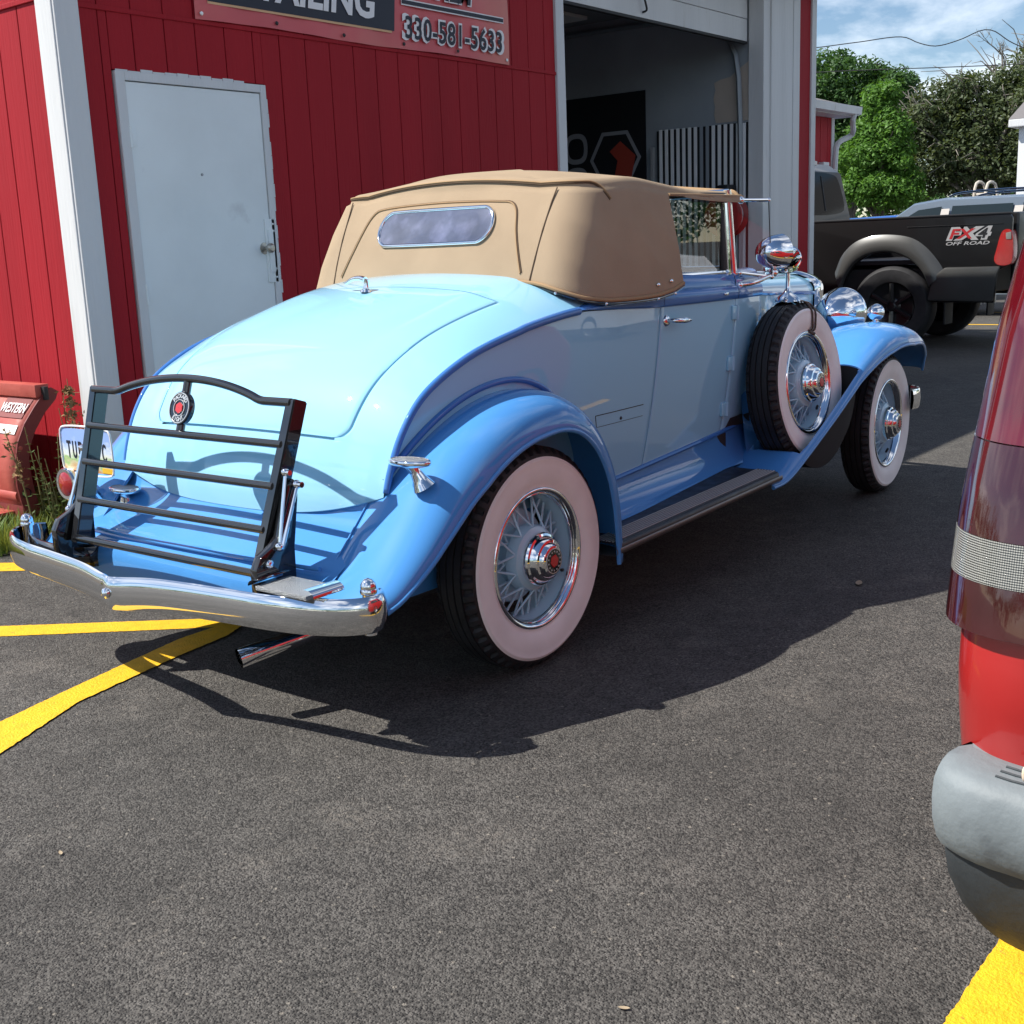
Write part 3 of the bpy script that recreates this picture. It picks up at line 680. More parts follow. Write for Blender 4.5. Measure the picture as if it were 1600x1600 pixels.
# ---- tail pan under the deck, fuel tank, chassis
TPs = spl([(-.54, .70), (-.548, .62), (-.585, .572), (-.66, .528), (-.74, .485), (-.785, .452), (-.80, .41), (-.80, .33)], 30)
MB().grid([[(x-.035*(1-(y/.64)**2), y, z+.006*(1-(y/.64)**2)) for y in np.linspace(-.655, .655, 30)] for x, z in TPs]).obj('tail_pan', BLUE, car)
rb_ = MB()
for q, r_ in ((.545, .012), (.30, .006)): pass
for xx, zz in ((-.765, .487),): rb_.tube([(xx-.035*(1-(y/.64)**2), y, zz+.006) for y in np.linspace(-.60, .60, 24)], .007, 8)
rb_.obj('pan_rib', BLUE, car)
for s_ in SD: MB().grid([[(x, s_*(.645+.0*t), .33+(z-.33)*t) for t in np.linspace(0, 1, 6)] for x, z in zip(np.linspace(-.80, .2, 20), np.interp(np.linspace(-.80, .2, 20), [-.8, -.56, -.3, .2], [.44, .60, .85, .9]))]).obj('inner_fender', BLUE, car)
ch = MB(); ch.box((-.75, -.40, .30), (3.5, .40, .44)); ch.box((-.55, -.60, .36), (1.72, .60, .54)); ch.box((1.72, -.44, .40), (3.25, .44, .62))
ch.tube([(0, -.72, .378), (0, .72, .378)], .05, 12); ch.sphere((0, 0, .37), (.15, .13, .15)); ch.tube([(3.245, -.68, .36), (3.245, .68, .36)], .035, 10)
ch.obj('chassis', CHASSIS, car)
pp = spl([(.2, -.40, .25), (-.45, -.40, .235), (-.66, -.385, .222), (-.80, -.345, .208), (-.87, -.318, .196)], 24)
ex = MB(); ex.tube(pp, np.interp(np.arange(24), [0, 17, 23], [.025, .026, .031]), 18, caps=False); ex.tube(pp[::-1]+np.array([.003, 0, 0]), .0235, 18, caps=False); ex.obj('exhaust_pipe', CHROME, car)

# ---- wheels: built once at the origin with the outer face towards -y, then copied
def build_wheel():
    w = MB(); n = 96
    # painted rim well and hub shell
    w.lathe([(.238, .050), (.228, .054), (.219, .046), (.213, .030), (.205, .010), (.203, -.05), (.215, -.062), (.232, -.062)], (0, 0, 0), (0, -1, 0), n)
    w.lathe([(.030, .070), (.088, .066), (.107, .056), (.114, .036), (.116, .018), (.104, .008), (.095, -.04)], (0, 0, 0), (0, -1, 0), 48)
    wheel = w.obj('wheel', SPOKE, None)
    def ridge(base):        # shoulder lugs
        def f(a):
            i = (np.arange(len(a)) % 5); return base-np.where(i < 2, .011, 0.)
        return f
    t = MB(); prof = [(.232, -.060), (.262, -.076), (.31, -.083), (.343, -.078), (.352, -.0745), (ridge(.362), -.068), (ridge(.3725), -.056), (ridge(.3745), -.048), (.3745, -.0475), (.366, -.045), (.366, -.041), (.3745, -.040), (.3765, -.018), (.370, -.016), (.370, -.012), (.377, -.011), (.378, 0)]
    prof = prof+[(r_, -h) for r_, h in prof[::-1][1:]]
    t.lathe(prof, (0, 0, 0), (0, -1, 0), 260); t.obj('tyre', RUBBER, wheel, 30)
    MB().lathe([(.238, .064), (.262, .0785), (.29, .0830), (.312, .0852), (.328, .0838), (.331, .0850), (.334, .0848), (.337, .0825), (.3425, .0795)], (0, 0, 0), (0, -1, 0), n).obj('whitewall', WHITEW, wheel, 60)
    MB().lathe([(.2425, .060), (.2415, .070), (.236, .0745), (.228, .0735), (.222, .066), (.219, .058), (.2165, .0595), (.213, .054), (.2105, .044)], (0, 0, 0), (0, -1, 0), n).obj('trim_ring', CHROME, wheel, 60)
    d = MB(); d.lathe([(.001, -.025), (.150, -.025), (.158, -.03), (.162, -.04), (.165, -.075)], (0, 0, 0), (0, -1, 0), 48); d.obj('brake_drum', SPOKE, wheel)
    sp = MB(); N = 10
    for i in range(N):
        a = 2*math.pi*i/N
        for (ho, hr, ro, off) in ((.050, .106, .0, .32), (.050, .106, 0, -.32), (.012, .108, 0, .25), (.012, .108, 0, -.25)):
            aa = a+(math.pi/N if ho < .05 else 0)
            p = (hr*math.cos(aa), -ho+.002, hr*math.sin(aa)); q = (.206*math.cos(aa+off), -.012-(.018 if ho > .05 else -.014), .206*math.sin(aa+off))
            sp.tube([p, q], .0042, 6, caps=False)
            u = np.array(q)-np.array(p); u /= np.linalg.norm(u); sp.tube([np.array(q)-u*.022, np.array(q)], .0052, 6, caps=False)
    sp.obj('spokes', SPOKE, wheel)
    hc = MB(); hc.lathe([(.088, .056), (.0905, .062), (.0905, .080), (.087, .087), (.080, .090), (.0775, .095), (.073, .107), (.068, .112), (.060, .114), (.056, .122), (.050, .1275), (.042, .1295)], (0, 0, 0), (0, -1, 0), 48); hc.obj('hubcap', CHROME, wheel, 25)
    MB().lathe([(.042, .1295), (.0415, .1312), (.023, .1325)], (0, 0, 0), (0, -1, 0), 36).obj('emblem_ring', BLACKE, wheel)
    rg = MB(); rg.lathe([(.0425, .130), (.042, .1322), (.040, .1320)], (0, 0, 0), (0, -1, 0), 36)
    for i in range(14):
        a = 2*math.pi*i/14; c = np.array([.0322*math.cos(a), -.1328, .0322*math.sin(a)]); rg.box(c-[.0027, .0004, .0027], c+[.0027, .0004, .0027])
    rg.obj('emblem_lettering', CREAM, wheel)
    MB().lathe([(.0225, .1318), (.0220, .1342), (.0195, .1348), (.001, .1352)], (0, 0, 0), (0, -1, 0), 6).obj('emblem', REDM, wheel, 0)
    vv = MB(); vv.tube([(.203, -.03, -.03), (.175, -.045, -.03)], .006, 8); vv.obj('valve', CHASSIS, wheel)
    return wheel
W0 = build_wheel(); children_map()
def put_wheel(c, s_, steer=0., tilt=0., spin=0.):
    global W0_used
    w = copy_tree(W0) if W0_used else W0
    W0_used = True; w.parent = car; w.matrix_parent_inverse = Matrix.Identity(4)
    w.matrix_basis = Matrix.Translation(c) @ Matrix.Rotation(steer+(0 if s_ < 0 else math.pi), 4, 'Z') @ Matrix.Rotation(tilt, 4, 'X') @ Matrix.Rotation(spin, 4, 'Y')
    return w
W0_used = False
put_wheel((0, -.756, .378), -1, 0, 0, .3); put_wheel((0, .756, .378), 1, 0, 0, 1.)
put_wheel((3.262, -.690, .378), -1, R(3.5), 0, .9); put_wheel((3.262, .690, .378), 1, R(3.5), 0, .2)
SPC = (2.175, -.722, .715)
spare = put_wheel(SPC, -1, R(0), R(-5), .6); put_wheel((2.175, .722, .715), 1, R(0), R(-5), .1)
# straps and the round mirror on the right spare
sm = Matrix.Translation(SPC) @ Matrix.Rotation(R(-5), 4, 'X')
stp = MB()
for a0 in (.10, .22):
    loop = []
    for h, r_ in [(.060, .238), (.080, .245), (.0875, .29), (.088, .330), (.075, .358), (.050, .3795), (.0, .384), (-.05, .380), (-.08, .345)]:
        loop.append(tuple(sm @ Vector((r_*math.sin(a0+.10*(1-min(1, (r_-.238)/.14))), -h, r_*math.cos(a0)))))
    stp.tube(spl(loop, 40), .0085, 8, flat=.35)
stp.tube([tuple(sm @ Vector((.238*math.sin(.12), -.07, .238*math.cos(.12)))), tuple(sm @ Vector((.238*math.sin(.36), -.07, .236*math.cos(.36))))], .010, 8)
stp.obj('spare_strap', LEATHER, car)
mt_ = MB(); top = Vector(sm @ Vector((-.02, .0, .385)))
G = []
for u in np.linspace(-.16, .16, 12): G.append([tuple(sm @ Vector(((.380+.006)*math.sin(u), -v, (.3865 if abs(v) < .05 else .372)*math.cos(u)))) for v in np.linspace(-.07, .07, 9)])
mt_.grid(G); mt_.lathe([(.060, 0), (.050, .02), (.025, .035), (.014, .05), (.0105, .07), (.0105, .135)], top, (0, 0, 1), 24)
mt_.obj('mirror_mount', CHROME, car)
mc = np.array(top)+[0, 0, .19]; mm_ = MB(); mdir = np.array([-.95, -.28, .05]); mdir /= np.linalg.norm(mdir)
mm_.lathe([(.001, -.028), (.030, -.025), (.055, -.010), (.063, .002), (.064, .008), (.060, .010)], mc, mdir, 36); mm_.obj('mirror_housing', CHROME, car)
MB().lathe([(.060, .0085), (.001, .0095)], mc, mdir, 36).obj('mirror_glass', mat('mirror', (.9, .92, .93), .01, 1), car)

# ---- hood, cowl, radiator
hw = smooth_fn(np.array([1.72, 2.11, 2.6, 3.30]), np.array([.628, .568, .455, .300])); htop = smooth_fn(np.array([1.72, 2.11, 2.6, 3.30]), np.array([1.292, 1.262, 1.232, 1.195])); hsh = smooth_fn(np.array([1.72, 2.11, 2.6, 3.30]), np.array([1.205, 1.165, 1.14, 1.105]))
def hsec(x, zlow=None, g=0.):
    w, zt, zs = float(hw(x))-g, float(htop(x))-g, float(hsh(x)); out = []
    zl = zlow if zlow is not None else float(np.interp(x, [2.1, 3.3], [.66, .60]))
    if zlow is None:
        for z in np.linspace(zl, zs-.035, 10): out.append((x, -w+.004*math.sin(math.pi*(z-zl)/(zs-zl)), z))
    for a in np.linspace(math.pi, 0, 33): out.append((x, w*np.sign(math.cos(a))*abs(math.cos(a))**.80, zs-.02+(zt-zs+.02)*abs(math.sin(a))**.85))
    if zlow is None:
        for z in np.linspace(zs-.035, zl, 10): out.append((x, w-.004*math.sin(math.pi*(z-zl)/(zs-zl)), z))
    return out
MB().grid([hsec(x, 1.1) for x in np.linspace(1.74, 2.100, 14)]).obj('cowl', PALE, car, 60)
hood = MB().grid([hsec(x) for x in np.linspace(2.110, 3.30, 40)]).obj('hood', PALE, car, 60)
MB().tube([(x, 0, float(htop(x))+.002) for x in np.linspace(2.12, 3.30, 20)], .006, 8).obj('hood_hinge', CHROME, hood)
for s_ in SD:
    MB().tube([(x, s_*(float(hw(x))+.003), float(hsh(x))-.025) for x in np.linspace(1.80, 3.30, 30)], .011, 8).obj('hood_moulding', MOULD, hood)
    for i in range(4):      # vent doors
        x = 2.22+.24*i; G = [[(xx, s_*(float(hw(xx))+.006), z) for z in np.linspace(.74, 1.02, 5)] for xx in np.linspace(x, x+.19, 6)]
        o = MB().grid(G).obj('vent_door', PALE, hood); so_ = o.modifiers.new('t', 'SOLIDIFY'); so_.thickness = .006
MB().grid([hsec(2.098, None, .012), hsec(2.115, None, .012)]).obj('hood_gap', DARK, hood)
rs = MB(); sec = hsec(3.30)
rows = [[(3.30, p[1]*1.03, .55+(p[2]-.55)*1.012) for p in sec], [(3.33, p[1]*1.07, .55+(p[2]-.55)*1.025) for p in sec], [(3.40, p[1]*1.05, .55+(p[2]-.55)*1.02) for p in sec], [(3.425, p[1]*.98, .55+(p[2]-.55)*1.0) for p in sec], [(3.41, p[1]*.82, .57+(p[2]-.57)*.90) for p in sec]]
rs.grid(rows); rsh = rs.obj('radiator_shell', CHROME, car, 60)
sh_ = MB()
for i in range(17): y = -.23+i*.02875; sh_.box((3.385, y-.004, .60), (3.40, y+.004, 1.10+.04*(1-(y/.25)**2)))
sh_.obj('radiator_shutter', CHROME, rsh); MB().box((3.36, -.25, .58), (3.38, .25, 1.12)).obj('radiator_core', DARK, rsh)
oc = MB(); oc.lathe([(.03, 0), (.032, .015), (.02, .03), (.012, .06), (.02, .075), (.001, .09)], (3.36, 0, 1.205), (0, 0, 1), 20); oc.obj('radiator_cap', CHROME, rsh)

# inner apron closing the gap between engine bay and fender
for s_ in SD:
    G = []
    for x in np.linspace(1.88, 3.40, 30):
        zf = float(np.interp(x, FP[:, 0], FP[:, 1])); a = np.array([float(hw(min(x, 3.3)))-.012, .72]); b = np.array([.625 if x < 2.5 else .50, min(zf-.035, .86)])
        G.append([(x, s_*(a[0]+(b[0]-a[0])*t**1.5), a[1]+(b[1]-a[1])*t) for t in np.linspace(0, 1, 8)])
    MB().grid(G).obj('inner_apron', BLUE, car)
# ---- lamps
for s_ in SD:
    hl = MB(); hl.lathe([(.001, -.175), (.03, -.168), (.07, -.135), (.105, -.085), (.128, -.03), (.135, .015), (.138, .02), (.138, .05), (.128, .056)], (3.335, s_*.44, .965), (1, 0, .0), 48); h = hl.obj('headlamp', CHROME, car)
    MB().lathe([(.128, .054), (.08, .066), (.001, .070)], (3.335, s_*.44, .965), (1, 0, 0), 40).obj('lens', mat('clear_lens', (.8, .82, .82), .1, coat=1), h)
    MB().tube(spl([(3.33, s_*.44, .84), (3.32, s_*.44, .74), (3.30, s_*.42, .62)], 10), .022, 12).obj('stanchion', CHROME, h)
    fl = MB(); fl.lathe([(.001, -.062), (.018, -.056), (.036, -.030), (.044, .0), (.045, .012), (.040, .018), (.001, .028)], (3.30, s_*.66, .972), (1, 0, 0), 28); fl.lathe([(.028, -.058), (.016, -.046), (.010, -.03)], (3.30, s_*.66, .972), (0, 0, 1), 16); fl.obj('fender_lamp', CHROME, car)
MB().tube([(3.30, -.42, .72), (3.30, .42, .72)], .02, 12).obj('lamp_bar', CHROME, car)
fb = spl([(3.53, -.795, .475), (3.62, -.80, .475), (3.74, -.74, .475), (3.84, -.5, .475), (3.88, 0, .475), (3.84, .5, .475), (3.74, .74, .475), (3.62, .80, .475), (3.53, .795, .475)], 60)
G = []
for p in fb: G.append([(p[0]+.008*c, p[1]*(1+.008*c), p[2]+q) for q, c in ((-.055, -.4), (-.045, .2), (0, .8), (.045, .2), (.055, -.4), (.05, -1.2), (-.05, -1.2))])
MB().grid(np.array(G), cv=True).obj('front_bumper', CHROME, car)

# ---- windscreen, side windows
ZW0, ZW1 = 1.262, 1.575
wf = MB()
for s_ in SD: wf.tube([(1.795, s_*.60, 1.22), (1.742, s_*.596, 1.60)], .017, 10)
wf.tube([(1.790, -.60, 1.265), (1.790, .60, 1.265)], .012, 8); wf.tube([(1.744, -.60, 1.588), (1.744, .60, 1.588)], .016, 8); wfo = wf.obj('windscreen_frame', CHROME, car)
MB().poly([(1.788, -.59, 1.27), (1.788, .59, 1.27), (1.746, .59, 1.58), (1.746, -.59, 1.58)]).obj('windscreen', GLASS, wfo)
for s_ in SD:
    y = s_*.632; d = doors[s_]
    MB().poly([(1.165, y-s_*.016, ZW0-.02), (1.715, y-s_*.022, ZW0-.02), (1.70, y-s_*.022, ZW1), (1.165, y-s_*.016, ZW1)]).obj('side_window', GLASS, d)
    fr_ = MB()
    fr_.tube([(1.16, y, 1.24), (1.16, y-s_*.016, 1.58)], .011, 8); fr_.tube([(1.715, y-s_*.016, 1.24), (1.700, y-s_*.032, 1.58)], .015, 8); fr_.tube([(1.16, y+s_*.004, 1.252), (1.72, y-s_*.014, 1.252)], .009, 8)
    fr_.obj('window_frame', CHROME, d)
    MB().tube([(1.155, y-s_*.016, 1.577), (1.71, y-s_*.032, 1.577)], .010, 8).obj('window_seal', CHASSIS, d)
    MB().tube([(1.678, y-s_*.020, 1.26), (1.668, y-s_*.036, 1.57)], .016, 8).obj('window_seal', CHASSIS, d)
    # wind wing
    ww = MB(); a, b = (1.76, s_*.615, 1.555), (1.76+.16, s_*.705, 1.552)
    ww.tube([a, b], .0075, 8); ww.sphere((1.795, s_*.635, 1.555), .016, 12, 8); ww.sphere(b, .010, 10, 6); ww.tube([(1.80, s_*.615, 1.245), (1.965, s_*.70, 1.218)], .0075, 8); ww.sphere((1.81, s_*.62, 1.243), .014, 10, 8); ww.sphere((1.965, s_*.70, 1.218), .012, 10, 6)
    wo_ = ww.obj('wind_wing', CHROME, car); MB().poly([(1.78, s_*.626, 1.545), (1.92, s_*.705, 1.545), (1.965, s_*.70, 1.225), (1.81, s_*.62, 1.25)]).obj('pane', glass('wing_glass', (.95, .97, .97), .02), wo_)
    MB().tube([(1.92, s_*.705, 1.55), (1.965, s_*.70, 1.22)], .0022, 6).obj('pane_edge', CHASSIS, wo_)
    # door handle and hinges
    hx, hz = 1.085, 1.085; hy = side(hx, hz); dh = MB()
    dh.lathe([(.001, .012), (.016, .010), (.022, .004), (.023, 0)], (hx, s_*hy, hz), (0, s_, 0), 20); dh.tube(spl([(hx, s_*hy, hz), (hx, s_*(hy+.035), hz), (hx+.015, s_*(hy+.05), hz), (hx+.06, s_*(hy+.052), hz-.002), (hx+.115, s_*(hy+.045), hz-.006)], 16), np.interp(np.linspace(0, 1, 16), [0, .3, .55, .8, 1], [.008, .010, .013, .011, .006]), 10); dh.obj('door_handle', CHROME, d)
    for z in (1.075, .855, .655):
        x = DRf(z); hg = MB(); yy = side(x, z); hg.box((x-.045, s_*(yy+.001), z-.03), (x-.006, s_*(yy+.014), z+.03), .004); hg.box((x+.006, s_*(yy-.006), z-.028), (x+.03, s_*(yy+.010), z+.028), .004); hg.tube([(x, s_*(yy+.010), z-.032), (x, s_*(yy+.010), z+.032)], .009, 10); hg.obj('door_hinge', PALE, d)
    lt = MB(); lt.box((1.60, s_*(side(1.6, 1.17)+.012), 1.155), (1.625, s_*(side(1.6, 1.17)+.022), 1.168), .003); lt.sphere((1.60, s_*(side(1.6, 1.17)+.018), 1.162), (.014, .006, .005), 10, 6); lt.obj('trim_clip', CHROME, d)
# spot lamp on the right windscreen post
sl = MB(); sl.lathe([(.001, -.095), (.022, -.090), (.050, -.070), (.068, -.035), (.076, 0), (.078, .03), (.079, .04), (.070, .046)], (2.01, -.690, 1.325), (.93, -.32, .05), 40)
so2 = sl.obj('spot_lamp', CHROME, car); ar = MB(); ar.tube(spl([(1.80, -.60, 1.190), (1.85, -.655, 1.195), (1.93, -.685, 1.215), (1.99, -.695, 1.235), (2.00, -.692, 1.27)], 20), .011, 10); ar.sphere((1.995, -.695, 1.235), .021, 14, 10); ar.sphere((1.81, -.62, 1.19), .018, 12, 8); ar.obj('lamp_arm', CHROME, so2)
# cabin
cb = MB(); cb.box((1.62, -.57, .95), (1.76, .57, 1.24), .03); cb.obj('dashboard', CHASSIS, car)
st_ = MB(); st_.box((.80, -.56, .62), (1.35, .56, .86), .05); st_.box((.72, -.56, .80), (.88, .56, 1.26), .05); st_.obj('seat', SEATM, car, 60)
sw_ = MB(); c0 = np.array([1.47, .33, 1.17]); ax = np.array([-.88, 0, .47]); e1 = np.array([0, 1., 0]); e2 = np.cross(ax, e1)
sw_.tube([c0+.20*(math.cos(t)*e1+math.sin(t)*e2) for t in np.linspace(0, 2*math.pi, 40, endpoint=False)], .012, 8, closed=True)
for t in (0, 2.1, 4.2): sw_.tube([c0, c0+.20*(math.cos(t)*e1+math.sin(t)*e2)], .007, 6)
sw_.tube([c0, c0-ax*.35], .02, 8); sw_.obj('steering_wheel', BLACKE, car)
MB().box((.75, -.60, .56), (1.95, .60, .60)).obj('cabin_floor', CHASSIS, car)

# ---- soft top: rings from the skirt up, following a U-shaped outline that is open at the windscreen
XF_TOP, XB = 1.815, 1.150         # front of the roof, rear edge of the side window
def top_outline(n_side=46, n_cor=18, n_back=44):
    """parameters along the outline, right front -> rear -> left front: (kind, value)"""
    A = [('s', -1, x) for x in np.concatenate([np.linspace(XF_TOP, XB+.004, 26), np.linspace(XB-.004, .86, 20)])]
    A += [('c', -1, a) for a in np.linspace(0, 1, n_cor)[1:]]
    A += [('b', 0, v) for v in np.linspace(-1, 1, n_back)[1:-1]]
    A += [('c', 1, a) for a in np.linspace(1, 0, n_cor)[:-1]]
    A += [('s', 1, x) for x in np.concatenate([np.linspace(.86, XB-.004, 20), np.linspace(XB+.004, XF_TOP, 26)])]
    return A
OUT = top_outline()
ze_f = smooth_fn(np.array([.5, .72, .90, 1.15, 1.45, 1.82]), np.array([1.620, 1.632, 1.640, 1.620, 1.600, 1.592]))     # height of the roof edge
def plan(t, a):
    """outline point at height fraction t (0 skirt .. 1 roof edge)"""
    xr = .375+.195*t-.02*math.sin(math.pi*t); wy = .735-.085*t+.012*math.sin(math.pi*min(1, t)); k, s_, v = a; cx = .86; rc = .19-.03*t
    wside = lambda x: wy-.035*max(0, (x-.86)/.9)**1.1 if x < XB else wy-.035*max(0, (x-.86)/.9)**1.1
    if k == 's': return np.array([v, s_*wside(v)])
    if k == 'c':
        # superellipse quarter from (cx, wy) round to (xr', wy-rc2)
        yb = wy-.20; th = v*math.pi/2; return np.array([cx-(cx-xr-.028)*math.sin(th)**.62, s_*(yb+(wy-yb)*math.cos(th)**.72)])
    yb = wy-.20; return np.array([xr+.028*abs(v)**2.2, v*yb])
def skirt_z(a):
    k, s_, v = a
    if k == 's': return 1.572 if v > XB else float(np.interp(v, [.60, .75, .95, 1.06, XB], [1.195, 1.185, 1.192, 1.205, 1.228]))
    if k == 'c': return float(np.interp(v, [0, .25, .5, .8, 1], [1.187, 1.190, 1.205, 1.238, 1.262]))
    return 1.292-.030*abs(v)**2
def edge_z(a):
    k, s_, v = a; x, y = plan(1, a)
    if k == 's': return float(ze_f(v))
    if k == 'c': return float(ze_f(max(.72, x)))+.004*v
    return 1.636+.030*(1-abs(v)**2)
spine_z = smooth_fn(np.array([.56, .75, 1.0, 1.25, 1.5, 1.83]), np.array([1.672, 1.692, 1.700, 1.685, 1.662, 1.640]))
def top_pt(a, t):
    """t 0..1 wall, 1..2 over the edge and across to the spine"""
    if t <= 1:
        zs, ze = skirt_z(a), edge_z(a)-.045; z = zs+(ze-zs)*t; tt = (z-1.20)/(1.62-1.20); tt = min(1, max(0, tt)); x, y = plan(tt, a)
        return np.array([x, y, z])
    x, y = plan(1, a); ze = edge_z(a); q = t-1
    sx = min(XF_TOP, max(.84, x)) if a[0] == 's' else .84+0*x
    sx = sx if a[0] == 's' else (.84 if a[0] == 'c' else .84)
    c = np.array([sx, 0. if a[0] != 'b' else y*.35, 0])
    # quarter-round over the edge for small q, then flat crown
    th = min(1, q/.22)*math.pi/2; rnd_ = .045
    d = np.array([c[0]-x, c[1]-y]); dl = np.linalg.norm(d); u = d/max(1e-6, dl)
    run = rnd_*(1-math.cos(th))+(dl-rnd_)*max(0, (q-.22)/.78); zz = ze-rnd_*(1-math.sin(th))
    px, py = x+u[0]*run, y+u[1]*run
    zt = float(spine_z(max(.56, px)))-.022*min(1, abs(py)/.6)**2*(1 if px > .9 else 1); m_ = max(0, (q-.22)/.78)
    zz = zz+(max(zt, ze)-zz)*(1-(1-m_)**2)
    return np.array([px, py, zz])
tl = np.concatenate([np.linspace(0, 1, 26), 1+np.linspace(0, .22, 9)[1:], 1+np.linspace(.22, 1, 22)[1:]])
TG = np.array([[top_pt(a, t) for t in tl] for a in OUT])
# soft sag and stretch wrinkles in the cloth
for i in range(TG.shape[0]):
    for j in range(TG.shape[1]):
        x, y, z = TG[i, j]; TG[i, j, 2] += .0025*math.sin(x*9+y*3)*math.sin(y*7)*(j > 26)
        if 2 < j < 26 and OUT[i][0] != 'b':
            TG[i, j, 1] -= math.copysign(.004*math.sin(z*16+x*14)*math.sin(math.pi*j/26), y)
top_o = MB().grid(TG).obj('soft_top', CANVAS, car, 70)
so_ = top_o.modifiers.new('cloth', 'SOLIDIFY'); so_.thickness = .006; so_.offset = -1
def rear_x(y, z):
    tt = min(1, max(0, (z-1.20)/(1.62-1.20))); v = y/(.735-.085*tt-.19); xr = .375+.195*tt-.02*math.sin(math.pi*tt)
    return xr+.028*min(1, abs(v))**2.2
def on_rear(pts, off=.003): return [(rear_x(y, z)-off, y, z) for y, z in pts]
# binding over the rear bow and along the skirt
ib = [i for i, a in enumerate(OUT) if a[0] in 'bc']
edge_path = [top_pt(OUT[i], 1.09 if OUT[i][0] == 'b' else 1.09-.30*max(0, 1-(OUT[i][2]-.10)/.35)**2)+np.array([-.003 if OUT[i][0] == 'b' else 0, 0, .003]) for i in ib if not (OUT[i][0] == 'c' and OUT[i][2] < .12)]
MB().tube(edge_path, .0075, 8, flat=.6).obj('top_binding', CANVAS_D, top_o)
MB().tube([p+np.array([-.006, 0, -.006]) for p in edge_path], .0022, 6).obj('seam', THREAD, top_o)
sk = [i for i, a in enumerate(OUT) if not (a[0] == 's' and a[2] > XB)]
MB().tube([TG[i, 0]+np.array([0, 0, .002]) for i in sk], .0075, 8).obj('skirt_binding', CANVAS_D, top_o)
MB().tube([TG[i, 0]+np.array([-.004 if OUT[i][0] == 'b' else 0, .004*np.sign(TG[i, 0][1]), -.010]) for i in sk], .005, 8).obj('skirt_trim', BLACKE, top_o)
# roof side edge over the window: piping and snaps
for s_ in SD:
    ii = [i for i, a in enumerate(OUT) if a[0] == 's' and a[1] == s_ and a[2] > XB]
    MB().tube([TG[i, 0] for i in ii], .006, 8).obj('roof_piping', CANVAS_D, top_o)
    for x in np.linspace(1.25, 1.72, 5):
        i = min(ii, key=lambda q: abs(OUT[q][2]-x)); p = top_pt(OUT[i], .9)
        MB().sphere((p[0], p[1]+s_*.001, p[2]+.004), (.005, .003, .005), 8, 6).obj('snap', CANVAS_D, top_o)
front = [TG[i, j] for i in [0] for j in range(TG.shape[1])]+[TG[-1, j] for j in range(TG.shape[1]-1, -1, -1)]
MB().tube(front, .011, 8).obj('header_binding', CANVAS_D, top_o)
# snaps round the skirt
for i in sk[6:-6:9]:
    p = TG[i, 0]; nrm_ = np.array([-1, 0, 0]) if OUT[i][0] == 'b' else np.array([0, np.sign(p[1]), 0])
    MB().sphere(p+nrm_*.008+np.array([0, 0, -.012]), .0065, 10, 6).obj('snap', CHROME, top_o)
for x in (.93, 1.04):
    s_ = -1; i = min([q for q, a in enumerate(OUT) if a[0] == 's' and a[1] == s_], key=lambda q: abs(OUT[q][2]-x)); p = TG[i, 2]
    MB().sphere(p+np.array([0, -.004, .008]), (.011, .006, .008), 10, 6).obj('snap', CHROME, top_o)
# flap with rear window
fl_ = spl([(.46, 1.300), (.42, 1.40), (.372, 1.525), (.345, 1.553), (.30, 1.562), (0, 1.572), (-.28, 1.563), (-.345, 1.555), (-.372, 1.53), (-.40, 1.45), (-.46, 1.300)], 80)
MB().tube(on_rear(fl_, .002), .0035, 6).obj('flap_welt', CANVAS_D, top_o); MB().tube(on_rear([(y*1.012, z+.003) for y, z in fl_], .0015), .0022, 6).obj('seam', THREAD, top_o)
for s_ in SD:
    MB().tube(on_rear([(s_*y, z) for y, z in [(.505, 1.275), (.51, 1.35), (.515, 1.45), (.52, 1.55), (.525, 1.60)]], .0015), .0025, 6).obj('seam', THREAD, top_o)
def oval(w, h, n=64):
    out = []
    for i in range(n):
        a = 2*math.pi*i/n; c, s_ = math.cos(a), math.sin(a); out.append(((w-h)*(1 if c > 0 else -1)*min(1, abs(c)*6)+h*c, 1.482+h*s_))
    return out
ov = oval(.285, .0615)
MB().grid([[(rear_x(y*k, 1.482+(z-1.482)*k)-.006, y*k, 1.482+(z-1.482)*k) for y, z in ov] for k in (.001, .2, .4, .6, .8, 1)], cv=True).obj('rear_window', mat('rear_window_clear', (.10, .11, .16), .06, coat=1, var=.3, vscale=8, spec=.8, col2=(.15, .16, .24), c2scale=11, c2lo=.5, c2hi=.66), top_o, smooth=0)
MB().tube([(rear_x(y, z)-.006, y, z) for y, z in oval(.289, .0655)], .0075, 10, closed=True).obj('window_rim', CHROME, top_o)
# rumble-seat handle
hp = deck(K0+7, .0, 0); hb_ = MB(); hx_, hz_ = hp[0], hp[2]
hb_.lathe([(.022, 0), (.020, .008), (.011, .014), (.009, .034), (.012, .046), (.001, .050)], (hx_, 0, hz_), (.15, 0, 1), 20); hb_.tube(spl([(hx_, 0, hz_+.046), (hx_+.005, .03, hz_+.052), (hx_+.008, .07, hz_+.050), (hx_+.012, .115, hz_+.034)], 16), np.linspace(.011, .006, 16), 10); hb_.obj('lid_handle', CHROME, lid)

